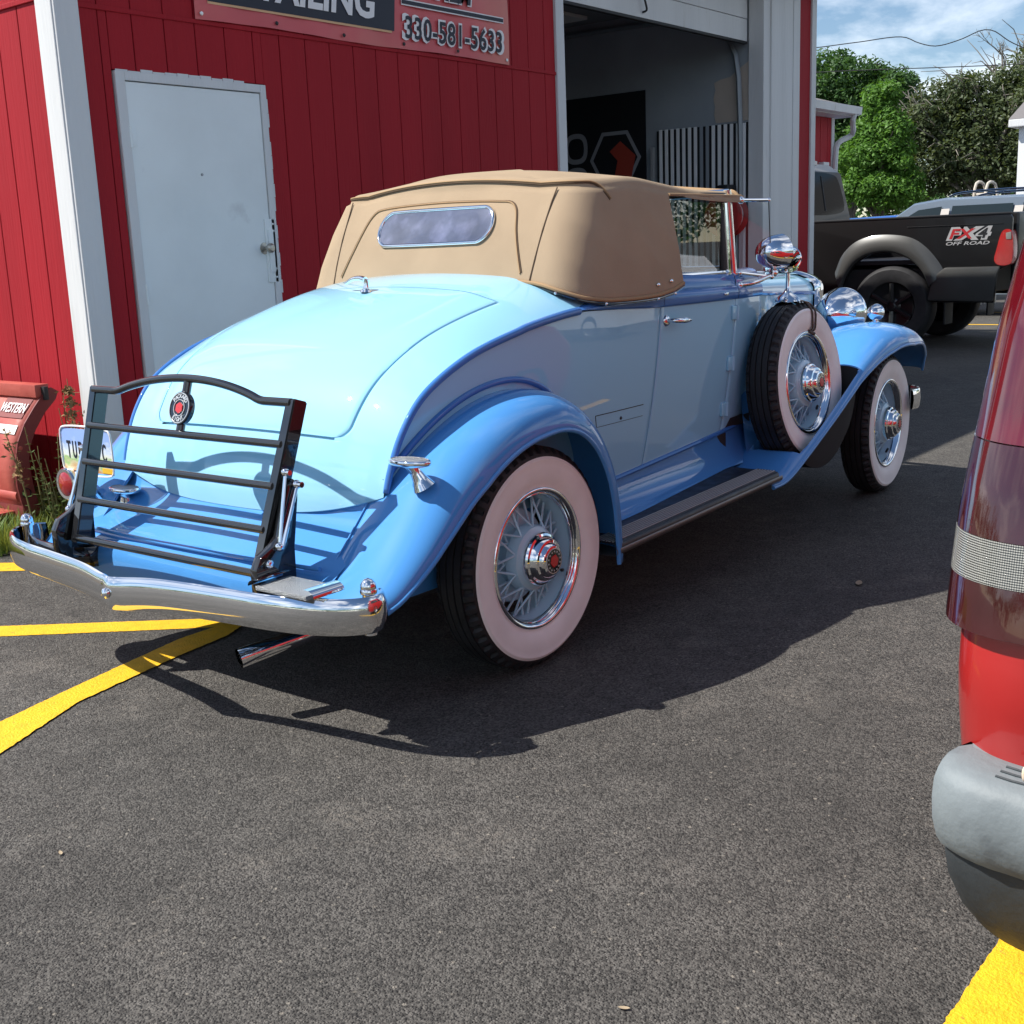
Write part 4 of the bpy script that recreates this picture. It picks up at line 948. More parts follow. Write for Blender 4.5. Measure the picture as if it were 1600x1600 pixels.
# ---- luggage rack
RB0, RB1 = np.array([-.890, .465, .490]), np.array([-.735, .500, .975])     # foot and head of an upright
rk = MB()
def rackp(v, y): x = RB0[0]+(RB1[0]-RB0[0])*v; z = RB0[2]+(RB1[2]-RB0[2])*v; w = RB0[1]+(RB1[1]-RB0[1])*v; return np.array([x, y*w, z])
rack = None
tdir = (RB1-RB0)*np.array([1, 0, 1]); tdir /= np.linalg.norm(tdir); ndir = np.array([tdir[2], 0, -tdir[0]])
up_objs = []
for s_ in SD:
    mb = MB(); a, b = rackp(0, s_), rackp(1, s_); c = np.array([0, s_, 0.])
    V = []
    for p in (a-tdir*.018, b+tdir*.012):
        for (du, dv) in ((-.019, -.012), (.019, -.012), (.019, .042), (-.019, .042)): V.append(p+c*du+ndir*dv)
    mb.add(V, [(0, 1, 2, 3), (7, 6, 5, 4)]+[(i, (i+1) % 4, 4+(i+1) % 4, 4+i) for i in range(4)])
    bm = bmesh.new(); vv = [bm.verts.new(v) for v in mb.V]; [bm.faces.new([vv[i] for i in f]) for f in mb.F]
    bmesh.ops.recalc_face_normals(bm, faces=bm.faces[:]); bmesh.ops.bevel(bm, geom=bm.edges[:], offset=.004, segments=2, affect='EDGES'); bm.verts.index_update()
    mb = MB(); mb.add([v.co[:] for v in bm.verts], [[v.index for v in f.verts] for f in bm.faces]); bm.free(); up_objs.append(mb)
rk0 = up_objs[0]; rack = rk0.obj('luggage_rack', BLACKE, car); up_objs[1].obj('rack_upright', BLACKE, rack)
for v in (0.0, .255, .51, .755):
    MB().tube([rackp(v, -1)-ndir*.006, rackp(v, 1)-ndir*.006], .0125, 14).obj('rack_bar', BLACKE, rack)
arch = []
for y in np.linspace(-1, 1, 41):
    h = .055*max(0, 1-(abs(y)/.72)**2)**.9; h = h if abs(y) < .72 else 0; arch.append(rackp(1, y)+tdir*h)
arch = spl(arch, 60); MB().tube([p-ndir*.004 for p in arch], .0135, 14).obj('rack_bar', BLACKE, rack)
# badge
bc = (rackp(1, 0)+rackp(.755, 0))/2+tdir*.020; ns = -ndir
post = MB()
for s_ in (0,):
    post.tube([rackp(.765, 0), rackp(1, 0)+tdir*.05], .014, 10)
post.obj('badge_post', BLACKE, rack)
bd = MB(); bd.lathe([(.052, -.010), (.054, .006), (.052, .010), (.046, .0105), (.045, .009), (.001, .009)], bc+ns*.008, ns, 48, ref=tdir); bdo = bd.obj('badge', BLACKE, rack)
rg_ = MB()
for r1, r2 in ((.0495, .0465), (.0275, .025)): rg_.lathe([(r1, .0098), (r1-.0004, .0120), (r2+.0004, .0120), (r2, .0098)], bc+ns*.008, ns, 48)
rg_.obj('badge_ring', CREAM, rack)
MB().lathe([(.0185, .0095), (.018, .012), (.001, .0125)], bc+ns*.008, ns, 6, ref=tdir).obj('badge_hexagon', REDM, rack, 0)
yv = Vector((0, -1, 0)); tv = Vector(tdir); bcv = Vector(bc+ns*.0185)
for word, a0, da, flip in (('PACKARD', 140, -100/6*1.0, 1), ('EIGHT', -125, 70/4, -1)):
    for i, chh in enumerate(word):
        a = R(a0+da*i); rad = yv*math.cos(a)+tv*math.sin(a); o_ = bcv+rad*.0372
        yax = rad*flip; xax = yax.cross(Vector(ns)); text('badge_lettering', chh, CREAM, rack, frame(o_, xax, yax), .0185, .0004, 0, .0003)
# brackets and folding stays
for s_ in SD:
    y0 = s_*.500; pl_ = [(-.945, .385), (-.80, .385), (-.795, .56), (-.770, .700), (-.765, .745), (-.783, .762), (-.803, .745), (-.850, .600), (-.880, .575), (-.925, .555), (-.945, .52)]
    MB().prism(pl_, 1, y0, y0+s_*.030, .004).obj('rack_bracket', BLACKE, rack)
    stt = MB(); A, B, C = rackp(.60, s_*1.06), np.array([-.862, y0+s_*.040, .575]), np.array([-.780, y0+s_*.042, .745])
    stt.tube([A, B], .0075, 8, flat=.6); stt.tube([C, B+np.array([.004, s_*.010, .003])], .0085, 8, flat=.6); stt.sphere(A, .013, 12, 8); stt.tube([A-np.array([0, s_*.03, 0]), A+np.array([0, s_*.020, 0])], .008, 10); stt.sphere(C, .014, 12, 8); stt.tube([C-np.array([0, s_*.03, 0]), C+np.array([0, s_*.022, 0])], .009, 10); stt.sphere(B, .014, 12, 8)
    stt.obj('folding_stay', CHROME, rack); MB().sphere((-.898, y0+s_*.034, .530), (.014, .008, .014), 14, 10).obj('pivot_bolt', CHROME, rack)

# ---- rear bumper
bp_ = np.array([(-.775, -.850), (-.805, -.885), (-.85, -.895), (-.905, -.855), (-.955, -.765), (-.990, -.63), (-1.012, -.45), (-1.038, -.25), (-1.075, -.035), (-1.084, 0), (-1.075, .035), (-1.038, .25), (-1.012, .45), (-.990, .63), (-.955, .765), (-.905, .855), (-.85, .895), (-.805, .885), (-.775, .850)])
bs = spl(bp_, 120); T = np.gradient(bs, axis=0); T /= np.linalg.norm(T, axis=1)[:, None]; N = np.stack([T[:, 1], -T[:, 0]], 1)
if N[60][0] > 0: N = -N
prof = [(.0, .371), (.006, .376), (.0125, .40), (.014, .424), (.0125, .448), (.006, .472), (0, .477), (-.006, .474), (-.001, .448), (0, .424), (-.001, .40), (-.006, .374)]
G = []
for i, (x, y) in enumerate(bs):
    dip = -.012*math.exp(-(y/.12)**2); G.append([(x+N[i, 0]*a, y+N[i, 1]*a, z+dip) for a, z in prof])
bump_o = MB().grid(np.array(G), cv=True).obj('rear_bumper', CHROME_OLD, car, 50)
mb = MB(); mb.lathe([(.017, 0), (.016, .008), (.010, .013), (.001, .015)], (-1.096, 0, .415), (-1, 0, 0), 20); mb.obj('bumper_bolt', CHROME, bump_o)
for s_ in SD:
    pn = MB(); pn.tube([(-.838, s_*.868, .36), (-.838, s_*.868, .480)], .019, 14); pn.lathe([(.024, 0), (.025, .008), (.022, .014), (.023, .017), (.021, .028), (.013, .040), (.001, .044)], (-.838, s_*.868, .478), (0, 0, 1), 20); pn.obj('bumper_pin', CHROME, bump_o)
    sg = MB(); pth = spl([(-.838, s_*.868, .42), (-.865, s_*.82, .42), (-.90, s_*.70, .42), (-.905, s_*.52, .42), (-.86, s_*.48, .41), (-.6, s_*.47, .40)], 30)
    Gs = [[(p[0], p[1], p[2]+q) for q in (-.035, .035)] for p in pth]; so_ = sg.grid(Gs).obj('bumper_spring', BLACKE, bump_o); so_.modifiers.new('t', 'SOLIDIFY').thickness = .010
# tread plate on the right end of the bumper, step pads on the fenders
tp = MB(); tp.box((-.985, -.775, .478), (-.855, -.565, .492), .005); tpo = tp.obj('step_plate', mat('tread_metal', (.30, .31, .32), .42, metal=.85, bump=.8, bscale=260), bump_o)
cu = MB(); cu.grid([[(x, -.775-.032*math.sin(a), .490+.020*math.cos(a)*1.0) for a in np.linspace(-.3, 1.7, 8)] for x in np.linspace(-.985, -.870, 8)]); cu.obj('step_lip', CHROME, bump_o)
cu = MB(); cu.grid([[(x, -.565+.03*math.sin(a), .490+.018*math.cos(a)) for a in np.linspace(-.3, 1.7, 8)] for x in np.linspace(-.985, -.855, 8)]); cu.obj('step_lip', CHROME, bump_o)
TREAD = MATS['tread_metal']
def fender_step(c, s_, foot, nm='fender_step'):
    mb = MB(); mb.lathe([(.001, -.014), (.70, -.012), (.96, -.006), (1.0, .002), (.97, .008), (.88, .0095)], (0, 0, 0), (0, 0, 1), 40)
    mb.V = [(c[0]+v[0]*.042, c[1]+v[1]*.078, c[2]+v[2]) for v in mb.V]; st = mb.obj(nm, CHROME, car, 60)
    mt = MB(); mt.lathe([(.88, .0095), (.86, .0075), (.001, .0085)], (0, 0, 0), (0, 0, 1), 40); mt.V = [(c[0]+v[0]*.042, c[1]+v[1]*.078, c[2]+v[2]) for v in mt.V]; mt.obj('tread_pad', TREAD, st)
    MB().tube(spl([(c[0], c[1], c[2]-.006), ((c[0]*.6+foot[0]*.4), c[1]*.6+foot[1]*.4, c[2]-.03), foot], 12), np.interp(np.linspace(0, 1, 12), [0, .35, .7, 1], [.020, .017, .024, .036]), 14).obj('stalk', CHROME, st)
fender_step((-.545, -.775, .790), -1, (-.515, -.800, .712)); fender_step((-.62, .565, .598), 1, (-.61, .575, .545))

# ---- number plate and tail lamp on the left
def plate_mat():
    M = bpy.data.materials.new('plate_print'); M.use_nodes = True; nt = M.node_tree; b = nt.nodes['Principled BSDF']; L = nt.links.new
    t = nt.nodes.new('ShaderNodeTexCoord'); s_ = nt.nodes.new('ShaderNodeSeparateXYZ'); L(t.outputs['Generated'], s_.inputs[0])
    n = nt.nodes.new('ShaderNodeTexNoise'); n.inputs['Scale'].default_value = 7; L(t.outputs['Generated'], n.inputs['Vector'])
    a = nt.nodes.new('ShaderNodeMath'); a.operation = 'MULTIPLY_ADD'; a.inputs[1].default_value = .55; L(n.outputs['Fac'], a.inputs[0]); L(s_.outputs['Z'], a.inputs[2])
    r_ = nt.nodes.new('ShaderNodeValToRGB'); L(a.outputs[0], r_.inputs[0]); cr = r_.color_ramp
    cr.elements[0].position = .28; cr.elements[0].color = (.55, .27, .10, 1); cr.elements[1].position = 1.0; cr.elements[1].color = (.28, .42, .75, 1)
    for p, c in ((.42, (.55, .50, .30, 1)), (.52, (.30, .48, .18, 1)), (.68, (.72, .74, .66, 1)), (.80, (.62, .70, .80, 1))): e_ = cr.elements.new(p); e_.color = c
    L(r_.outputs[0], b.inputs['Base Color']); b.inputs['Roughness'].default_value = .35; return M
PX = -.700
npl = MB().box((PX-.002, .497, .668), (PX+.002, .800, .822), .001).obj('number_plate', plate_mat(), car, smooth=0)
fr = MB(); q = [(.495, .666), (.802, .666), (.802, .824), (.495, .824)]; fr.tube([(PX-.003, y, z) for y, z in spl([(.505, .666), (.792, .666), (.802, .676), (.802, .814), (.792, .824), (.505, .824), (.495, .814), (.495, .676)], 60, True)], .0035, 6, closed=True); fr.obj('plate_edge', PWH, npl)
for chs, y in (('T', .758), ('U', .722), ('P', .686), ('1', .575), ('C', .540)): text('plate_lettering', chs, NAVY, npl, frame((PX-.0032, y, .742), (0, -1, 0), (0, 0, 1)), .088, .001, 0, .0006, 'CENTER', .024 if chs != '1' else .008)
MB().box((PX-.004, .500, .672), (PX-.0025, .560, .690)).obj('plate_sticker', mat('sticker_yellow', (.75, .45, .03), .5), npl, smooth=0)
br_ = MB(); br_.tube(spl([(-.60, .66, .50), (-.66, .68, .58), (PX+.006, .68, .66), (PX+.006, .66, .70)], 12), .012, 8); br_.tube([(PX+.006, .70, .62), (PX-.0, .79, .615)], .012, 8); br_.obj('plate_bracket', CHROME, car)
tlp = MB(); tlp.lathe([(.001, -.075), (.03, -.070), (.052, -.045), (.060, -.010), (.060, .004), (.056, .010), (.045, .009)], (PX-.015, .775, .617), (-1, 0, 0), 32); tl_o = tlp.obj('tail_lamp', CHROME, car); MB().lathe([(.045, .008), (.032, .015), (.001, .019)], (PX-.015, .775, .617), (-1, 0, 0), 28).obj('red_lens', LENSR, tl_o)

# ================================================================ RED MINIVAN, its rear corner beside the camera
van = empty('red_minivan', (0, -3.45, 0), 'red minivan with dark tail lamp and grey step bumper', 'van')
VRED = mat('van_red_paint', (.34, .014, .013), .30, coat=.8, coat_rough=.08, var=.05, vscale=5, bump=.02, bscale=30)
VC, VHW = -3.440, .865
def vring(z, off=0., n_c=12, offy=None, rc=.15):
    """rounded plan outline of the van at height z; starts at the left flank, runs round the tail to the right flank"""
    hw_ = float(np.interp(z, [.22, .40, .62, .80, .95, 1.25, 1.55, 1.74, 1.80], [.80, .845, .862, .866, .862, .835, .79, .73, .60]))+(off if offy is None else offy)
    xr = float(np.interp(z, [.22, .50, .70, .79, .85, 1.0, 1.25, 1.55, 1.74, 1.80], [-1.20, -1.285, -1.305, -1.290, -1.280, -1.250, -1.185, -1.08, -.98, -.80]))-off
    xf = float(np.interp(z, [.22, .5, .75, .95, 1.0, 1.3, 1.7, 1.8], [3.42, 3.50, 3.45, 3.2, 2.75, 2.2, 1.5, 1.2])); rf = .35; bow = .055
    P = []
    for x in np.linspace(xf-rf, xr+rc, 26): P.append((x, hw_))
    for a in np.linspace(0, math.pi/2, n_c)[1:]: P.append((xr+rc-rc*math.sin(a), hw_-rc+rc*math.cos(a)))
    inner = hw_-rc
    for v in np.linspace(1, -1, 31)[1:-1]: P.append((xr-bow*(1-v*v), inner*v))
    for a in np.linspace(math.pi/2, 0, n_c)[:-1]: P.append((xr+rc-rc*math.sin(a), -(hw_-rc+rc*math.cos(a))))
    P.append((xr+rc, -hw_))
    for x in np.linspace(xr+rc, xf-rf, 26)[1:]: P.append((x, -hw_))
    for a in np.linspace(0, math.pi, 21)[1:-1]: P.append((xf-rf+rf*math.sin(a), -hw_*math.cos(a)))
    return np.array([(x, VC+y, z) for x, y in P])
zs_ = np.concatenate([np.linspace(.24, .78, 16), np.linspace(.80, 1.74, 26), [1.775, 1.795, 1.80]])
vb = MB(); R_ = [vring(z) for z in zs_]; vb.grid(np.array(R_), cv=True); vb.poly(R_[-1]); vb.poly(R_[0][::-1])
vbody = vb.obj('body', VRED, van, 50)
def vpatch(z0, z1, i0, i1, off, nz=12, edge=.008):
    """panel following the skin between outline indices"""
    G = []
    for z in [z0]+list(np.linspace(z0, z1, nz))+[z1]:
        G.append(vring(z, off)[i0:i1])
    G = np.array(G); G[0] = vring(z0, off-edge)[i0:i1]; G[-1] = vring(z1, off-edge)[i0:i1]
    return MB().grid(G)
CI = 26   # first corner index
VLENS = mat('smoked_red_lens', (.040, .006, .007), .10, coat=1, coat_rough=.02, var=.25, vscale=7)
VLENS2 = mat('red_lens_upper', (.090, .004, .008), .10, coat=1, coat_rough=.02, var=.3, vscale=9)
def ribbed(name, c, sc_=220):
    M = mat(name, c, .12, coat=.6); nt = M.node_tree; b = nt.nodes['Principled BSDF']; t = nt.nodes.new('ShaderNodeTexCoord'); outs = []
    for d in ('Z', 'Y'):
        w = nt.nodes.new('ShaderNodeTexWave'); w.bands_direction = d; w.inputs['Scale'].default_value = sc_/6; nt.links.new(t.outputs['Object'], w.inputs['Vector']); outs.append(w)
    a = nt.nodes.new('ShaderNodeMath'); a.operation = 'ADD'; nt.links.new(outs[0].outputs['Fac'], a.inputs[0]); nt.links.new(outs[1].outputs['Fac'], a.inputs[1])
    bp = nt.nodes.new('ShaderNodeBump'); bp.inputs['Strength'].default_value = .9; bp.inputs['Distance'].default_value = .004; nt.links.new(a.outputs[0], bp.inputs['Height']); nt.links.new(bp.outputs[0], b.inputs['Normal'])
    r_ = nt.nodes.new('ShaderNodeMapRange'); r_.inputs['From Max'].default_value = 2; r_.inputs['To Min'].default_value = .75; r_.inputs['To Max'].default_value = 1.1; nt.links.new(a.outputs[0], r_.inputs['Value'])
    m_ = nt.nodes.new('ShaderNodeMixRGB'); m_.blend_type = 'MULTIPLY'; m_.inputs[0].default_value = 1; m_.inputs[1].default_value = (*c, 1); nt.links.new(r_.outputs[0], m_.inputs[2]); nt.links.new(m_.outputs[0], b.inputs['Base Color'])
    return M
CLEARL = ribbed('clear_ribbed_lens', (.36, .36, .33), 520)
for sgn in (0, 1):
    n_all = len(vring(1.0))
    def sl_(a, b):
        return (a, b) if sgn == 0 else (2*CI+2*11+30-b+1, 2*CI+2*11+30-a+1)
    a, b = sl_(CI-1, CI+16)
    tlm = vpatch(.793, .868, a, b, .020, 8, .022).obj('tail_lamp', VLENS, van, 60); vpatch(.869, .935, a, b, .0205, 6).obj('clear_band', CLEARL, tlm, 60); vpatch(.936, 1.075, a, b, .020, 10).obj('smoked_band', VLENS, tlm, 60); vpatch(1.077, 1.42, a, b, .0195, 18, .02).obj('upper_band', VLENS2, tlm, 60)
# grey bumper: pale step pad on top, darker skirt below
BG = mat('bumper_grey', (.165, .190, .200), .6, var=.16, vscale=6, bump=.2, bscale=45, col2=(.10, .115, .125), c2scale=9, c2lo=.58, c2hi=.74); BD = mat('bumper_dark', (.034, .040, .044), .55, var=.25, vscale=5, bump=.15, bscale=60, col2=(.085, .085, .08), c2scale=6, c2lo=.62, c2hi=.8)
i0, i1 = CI+5, CI+2*11+30-6
def bring(z, off):
    r_ = vring(z, off, offy=off*.36, rc=.17)[i0:i1]; L0, R0 = r_[0], r_[-1]
    return np.vstack([[L0+[.055, -.050, 0]], [L0+[.050, -.012, 0]], [L0+[.030, .004, 0]], r_, [R0+[.030, -.004, 0]], [R0+[.050, .012, 0]], [R0+[.055, .050, 0]]])
bu = MB(); G = np.array([bring(.593, -.01), bring(.600, .02), bring(.600, .055), bring(.597, .078), bring(.589, .094), bring(.574, .105), bring(.545, .113), bring(.51, .116), bring(.475, .113), bring(.458, .106)])
bmp = bu.grid(G).obj('bumper', BG, van, 60)
G = np.array([bring(.456, .098), bring(.448, .100), bring(.40, .102), bring(.34, .096), bring(.285, .072), bring(.245, .025), bring(.235, -.05)]); MB().grid(G).obj('bumper_skirt', BD, bmp, 60)
gr = MB()
for off, zz in ((.030, .6005), (.050, .6005), (.068, .599)): gr.tube(vring(.60, off, offy=off*.12, rc=.17)[CI+8:CI+11+29]+np.array([0, 0, zz-.60]), .0028, 6)
gr.obj('step_groove', BD, bmp)
VGL = mat('van_glass', (.012, .014, .016), .04, coat=1)
vpatch(1.08, 1.60, CI+18, CI+11+21, .006).obj('rear_glass', VGL, van, 60)
for s_ in (0, 1):
    for (a, b) in ((3, 11), (12, 24)):
        if s_: a, b = len(vring(1))-19-b, len(vring(1))-19-a
        vpatch(1.08, 1.52, a, b, .006).obj('side_glass', VGL, van, 60)
G = vpatch(.99, 1.62, len(vring(1))-17, len(vring(1))-1, .006).obj('windscreen', VGL, van, 60)
def plain_wheel(name, c, r, w, parent, axis, rim=mat('alloy', (.35, .36, .37), .35, metal=.8)):
    t = MB().lathe([(r*.60, -w*.42), (r*.72, -w*.5), (r*.90, -w*.5), (r*.98, -w*.38), (r, -w*.2), (r, w*.2), (r*.98, w*.38), (r*.90, w*.5), (r*.72, w*.5), (r*.60, w*.42)], c, axis, 48).obj(name, RUBBER, parent)
    h = MB(); h.lathe([(r*.61, w*.42), (r*.58, w*.34), (r*.52, w*.25), (r*.2, w*.20), (r*.12, w*.3), (.001, w*.3)], c, axis, 32)
    ax = np.array(axis, float); e1 = np.array([0, 0, 1.]); e2 = np.cross(ax, e1)
    for i in range(6):
        a = i*math.pi/3; d = math.cos(a)*e1+math.sin(a)*e2; h.tube([np.array(c)+ax*w*.30+d*r*.12, np.array(c)+ax*w*.36+d*r*.57], r*.06, 6)
    h.obj('rim', rim, t); return t
for x in (-.25, 2.55):
    for s_ in SD: plain_wheel('wheel', (x, VC+s_*.76, .33), .33, .20, van, (0, s_, 0))
# scuff of bare primer on the paint
MB().sphere((-1.362, -2.735, .615), (.003, .004, .012), 8, 6).obj('paint_chip', mat('primer', (.7, .55, .4), .7), van)

# ================================================================ DARK PICKUP across the lot
TX = 11.5; TW = 2.02
truck = empty('pickup_truck', (TX+1, 3.5, 0), 'dark grey lifted pickup truck parked crossways behind the vintage car', 'pickup truck')
TP = mat('truck_paint', (.0095, .0095, .0100), .32, metal=.1, coat=.2, coat_rough=.05, spec=.35)
TPL = mat('truck_flare_paint', (.050, .051, .049), .38, metal=.15, coat=.4, coat_rough=.12)
def z6(a, b, x=TX): p = pix(1250+a*.21875, 240+b*.21875, 0, x); return (p[1], p[2])
arch_px = [(940, 1062), (925, 950), (885, 850), (805, 765), (660, 705), (500, 722), (400, 780), (335, 870), (295, 985), (285, 1068)]
archp = [z6(a, b) for a, b in arch_px]
tail_y = z6(1512, 600)[0]; rail_z = z6(800, 455)[1]; bot_z = archp[0][1]
fy = 3.72
panel_poly = [(tail_y, .98), (tail_y, rail_z-.05), (tail_y+.03, rail_z-.01), (fy, rail_z-.0), (fy, archp[-1][1])]+archp[::-1]+[(tail_y+.17, bot_z-.01), (tail_y+.15, .90)]
bedp = MB().prism(panel_poly, 0, TX, TX+.06, .012).obj('bed_side', TP, truck, 45)
MB().prism(panel_poly, 0, TX+TW-.06, TX+TW, .012).obj('bed_side', TP, truck, 45)
MB().box((TX-.008, tail_y+.02, rail_z-.012), (TX+.10, fy, rail_z+.012), .008).obj('rail_cap', BLACKP, truck); MB().box((TX+TW-.10, tail_y+.02, rail_z-.012), (TX+TW+.008, fy, rail_z+.03), .008).obj('rail_cap', BLACKP, truck)
# crease line under the rail
MB().tube([(TX+.002, y, rail_z-.115) for y in (tail_y+.10, 2.2)], .010, 8, flat=.5).obj('body_crease', TP, truck)
# wheel flare
fo = [z6(a, b) for a, b in [(1035, 850), (1000, 785), (905, 672), (805, 605), (655, 580), (500, 592), (385, 640), (300, 730), (250, 850)]]
ai = spl(archp[1:-1], 40); ao = spl(fo, 40)
G = [[(TX-.004, *ao[i]), (TX-.035, *(ao[i]*.75+ai[i]*.25)), (TX-.055, *(ao[i]*.4+ai[i]*.6)), (TX-.058, *(ao[i]*.1+ai[i]*.9)), (TX-.04, *ai[i]), (TX+.02, *ai[i])] for i in range(40)]
MB().grid(G).obj('wheel_flare', TPL, truck, 60)
yy0, zz0 = z6(1040, 815); MB().prism([(tail_y+.10, zz0+.005), (yy0, zz0+.005), (yy0+.14, zz0-.10), (yy0+.20, bot_z+.02), (tail_y+.17, bot_z+.0), (tail_y+.14, zz0-.10)], 0, TX-.046, TX+.02, .034).obj('lower_cladding', TPL, truck, 50)
# tail lamp, tailgate, bumper
q = [z6(a, b, TX-.02) for a, b in [(1450, 548), (1500, 540), (1515, 560), (1512, 770), (1490, 795), (1410, 795), (1385, 765), (1400, 690)]]
LRED = ribbed('truck_lens', (.42, .015, .010), 160)
tl2 = MB().prism([tuple(p) for p in spl(q, 30, True)], 0, TX-.02, TX+.16, .008).obj('tail_lamp', LRED, truck, 50)
q2 = [z6(a, b, TX-.022) for a, b in [(1470, 565), (1508, 556), (1510, 610), (1472, 612)]]; MB().prism(q2, 0, TX-.026, TX-.012, .003).obj('reverse_lens', CLEARL, tl2)
MB().box((TX+.17, tail_y-.03, bot_z+.22), (TX+TW-.17, tail_y+.05, rail_z+.01), .03).obj('tailgate', TP, truck, 50)
MB().box((TX+.02, tail_y-.22, bot_z-.03), (TX+TW-.02, tail_y+.02, bot_z+.19), .05).obj('rear_bumper', BLACKP, truck, 50)
# bed floor, cab, hood
MB().box((TX+.06, tail_y+.05, 1.0), (TX+TW-.06, fy, 1.05)).obj('bed_floor', BLACKP, truck, 0); MB().box((TX+.06, fy-.04, 1.0), (TX+TW-.06, fy+.02, rail_z), .01).obj('bed_front', TP, truck)
CY0, CZT = 3.76, 2.33
prof_cab = [(CY0, .72), (CY0, 1.62), (CY0+.10, 2.22), (CY0+.24, CZT), (CY0+2.1, CZT-.01), (CY0+2.6, 2.22), (CY0+3.15, 1.68), (CY0+4.5, 1.60), (CY0+4.7, 1.45), (CY0+4.72, .72)]
cab = MB()
secs = []
for x, ins in ((TX+.0, .16), (TX+.03, .06), (TX+.10, .0), (TX+TW-.10, 0), (TX+TW-.03, .06), (TX+TW, .16)):
    secs.append([(x+(.13 if x < TX+1 else -.13)*max(0, (z-1.5)/.8), y, z-ins*.25*(z > 2.0)) for y, z in prof_cab])
cab.grid(np.array(secs), cv=True); cab.poly(secs[0]); cab.poly(secs[-1][::-1]); cabo = cab.obj('cab', TP, truck, 40)
def cabglass(name, pts): return MB().poly(pts).obj(name, mat('truck_glass', (.006, .009, .008), .08, spec=.10), cabo, 0)
def cb_(x, z): t = (z-1.62)/.6; return (x, CY0+.10*t-.006, z)
gl_ = spl([(TX+.24, 1.70), (TX+TW-.22, 1.70), (TX+TW-.17, 1.76), (TX+TW-.27, 2.12), (TX+TW-.34, 2.17), (TX+.36, 2.17), (TX+.29, 2.12), (TX+.19, 1.76)], 48, True)
cabglass('rear_window', [cb_(x, z) for x, z in gl_])
for x in (TX+.82, TX+1.20): MB().tube([cb_(x, 1.70), cb_(x, 2.16)], .012, 6).obj('window_divider', BLACKP, cabo)
for xx in (TX+.035, TX+TW-.035):
    s_ = -1 if xx < TX+1 else 1
    for a, b in ((CY0+.30, CY0+1.25), (CY0+1.35, CY0+2.55)):
        f = lambda z: xx-s_*.13*max(0, (z-1.5)/.8)+s_*.040; cabglass('side_window', [(f(1.66), a, 1.66), (f(1.66), b+.2*(b > CY0+2), 1.66), (f(2.16), b-.1, 2.16), (f(2.16), a+.08, 2.16)])
MB().box((TX+.85, CY0+.12, CZT-.03), (TX+1.17, CY0+.20, CZT+.025), .01).obj('brake_lamp', mat('lamp_pale', (.6, .58, .55), .3), cabo)
MB().box((TX+.12, 1.4, .62), (TX+TW-.12, 8.0, .95), .02).obj('underbody', CHASSIS, truck, 0)
WR = .495; wy_, wz_ = z6(640, 1130)
for y in (wy_, wy_+3.75):
    for xx, s_ in ((TX+.16, -1), (TX+TW-.16, 1)): plain_wheel('wheel', (xx, y, WR), WR, .31, truck, (s_, 0, 0), mat('black_alloy', (.03, .03, .032), .3, metal=.5, coat=.5))
y0, z0 = z6(915, 960); MB().box((TX+.05, wy_-.66, .28), (TX+.33, wy_-.64, .78), .005).obj('mud_flap', RUBBER, truck); MB().box((TX+TW-.33, wy_-.66, .28), (TX+TW-.05, wy_-.64, .78), .005).obj('mud_flap', RUBBER, truck)
# lettering
p0 = z6(1195, 575); fx = lambda nm, s_, size, w, mt, b, dx_, dz_, sh=.25: text(nm, s_, mt, truck, frame((TX-.005-dx_, p0[0], p0[1]+dz_), (0, -1, 0), (0, 0, 1)), size, b, sh, .0006, 'CENTER', w)
fx('decal_outline', 'FX4', .185, .53, mat('decal_silver', (.55, .55, .55), .35, metal=.5), .014, 0, 0); fx('decal', 'FX', .155, .30, mat('decal_red', (.36, .02, .025), .4), .004, .0015, 0)
bpy.data.objects['decal'].location.y += .085; o4 = fx('decal', '4', .155, .115, BLACKP, .004, .0015, 0); o4.location.y -= .165
fx('decal', 'OFF ROAD', .055, .50, mat('decal_silver', (.55, .55, .55)), .001, 0, -.105)

# ================================================================ cars further back
def far_car(name, x0, ytail, prof, W, paint, label, cat, win, pillars=None, hgt=None):
    """prof: side outline (distance from tail, z); x0 near flank; nose towards +y"""
    root = empty(name, (x0+W/2, ytail+2.4, 0), label, cat)
    secs = []
    for t, ins in ((0, .10), (.05, .03), (.14, 0), (W-.14, 0), (W-.05, .03), (W, .10)):
        secs.append([(x0+t+(.16 if t < W/2 else -.16)*max(0, (z-1.0)/.75), ytail+u, z-ins*.4*(z > 1.2)) for u, z in prof])
    mb = MB(); mb.grid(np.array(secs), cv=True); mb.poly(secs[0]); mb.poly(secs[-1][::-1]); b = mb.obj('body', paint, root, 40)
    G_ = mat('far_glass', (.02, .03, .035), .08, spec=.3)
    for poly in win:
        for near in (True, False):
            f = lambda z: (x0+.035+.16*max(0, (z-1.0)/.75)-.045) if near else (x0+W-.035-.16*max(0, (z-1.0)/.75)+.045)
            MB().poly([(f(z), ytail+u, z) for u, z in poly]).obj('window', G_, b, 0)
    for u in pillars or []:
        f = lambda z: x0+.035+.16*max(0, (z-1.0)/.75)-.052
        MB().poly([(f(1.22), ytail+u-.07, 1.22), (f(1.22), ytail+u+.09, 1.22), (f(1.72), ytail+u+.02, 1.72), (f(1.72), ytail+u-.11, 1.72)]).obj('pillar_trim', mat('pillar_pale', (.55, .52, .48), .5), b, 0)
    return root, b
SILV = mat('silver_blue_paint', (.26, .33, .40), .28, metal=.5, coat=1)
prof = [(0, .35), (-.02, .85), (.05, 1.15), (.28, 1.80), (.50, 1.88), (2.6, 1.90), (3.1, 1.84), (3.9, 1.30), (4.0, 1.22), (4.9, 1.10), (5.1, .9), (5.1, .35)]
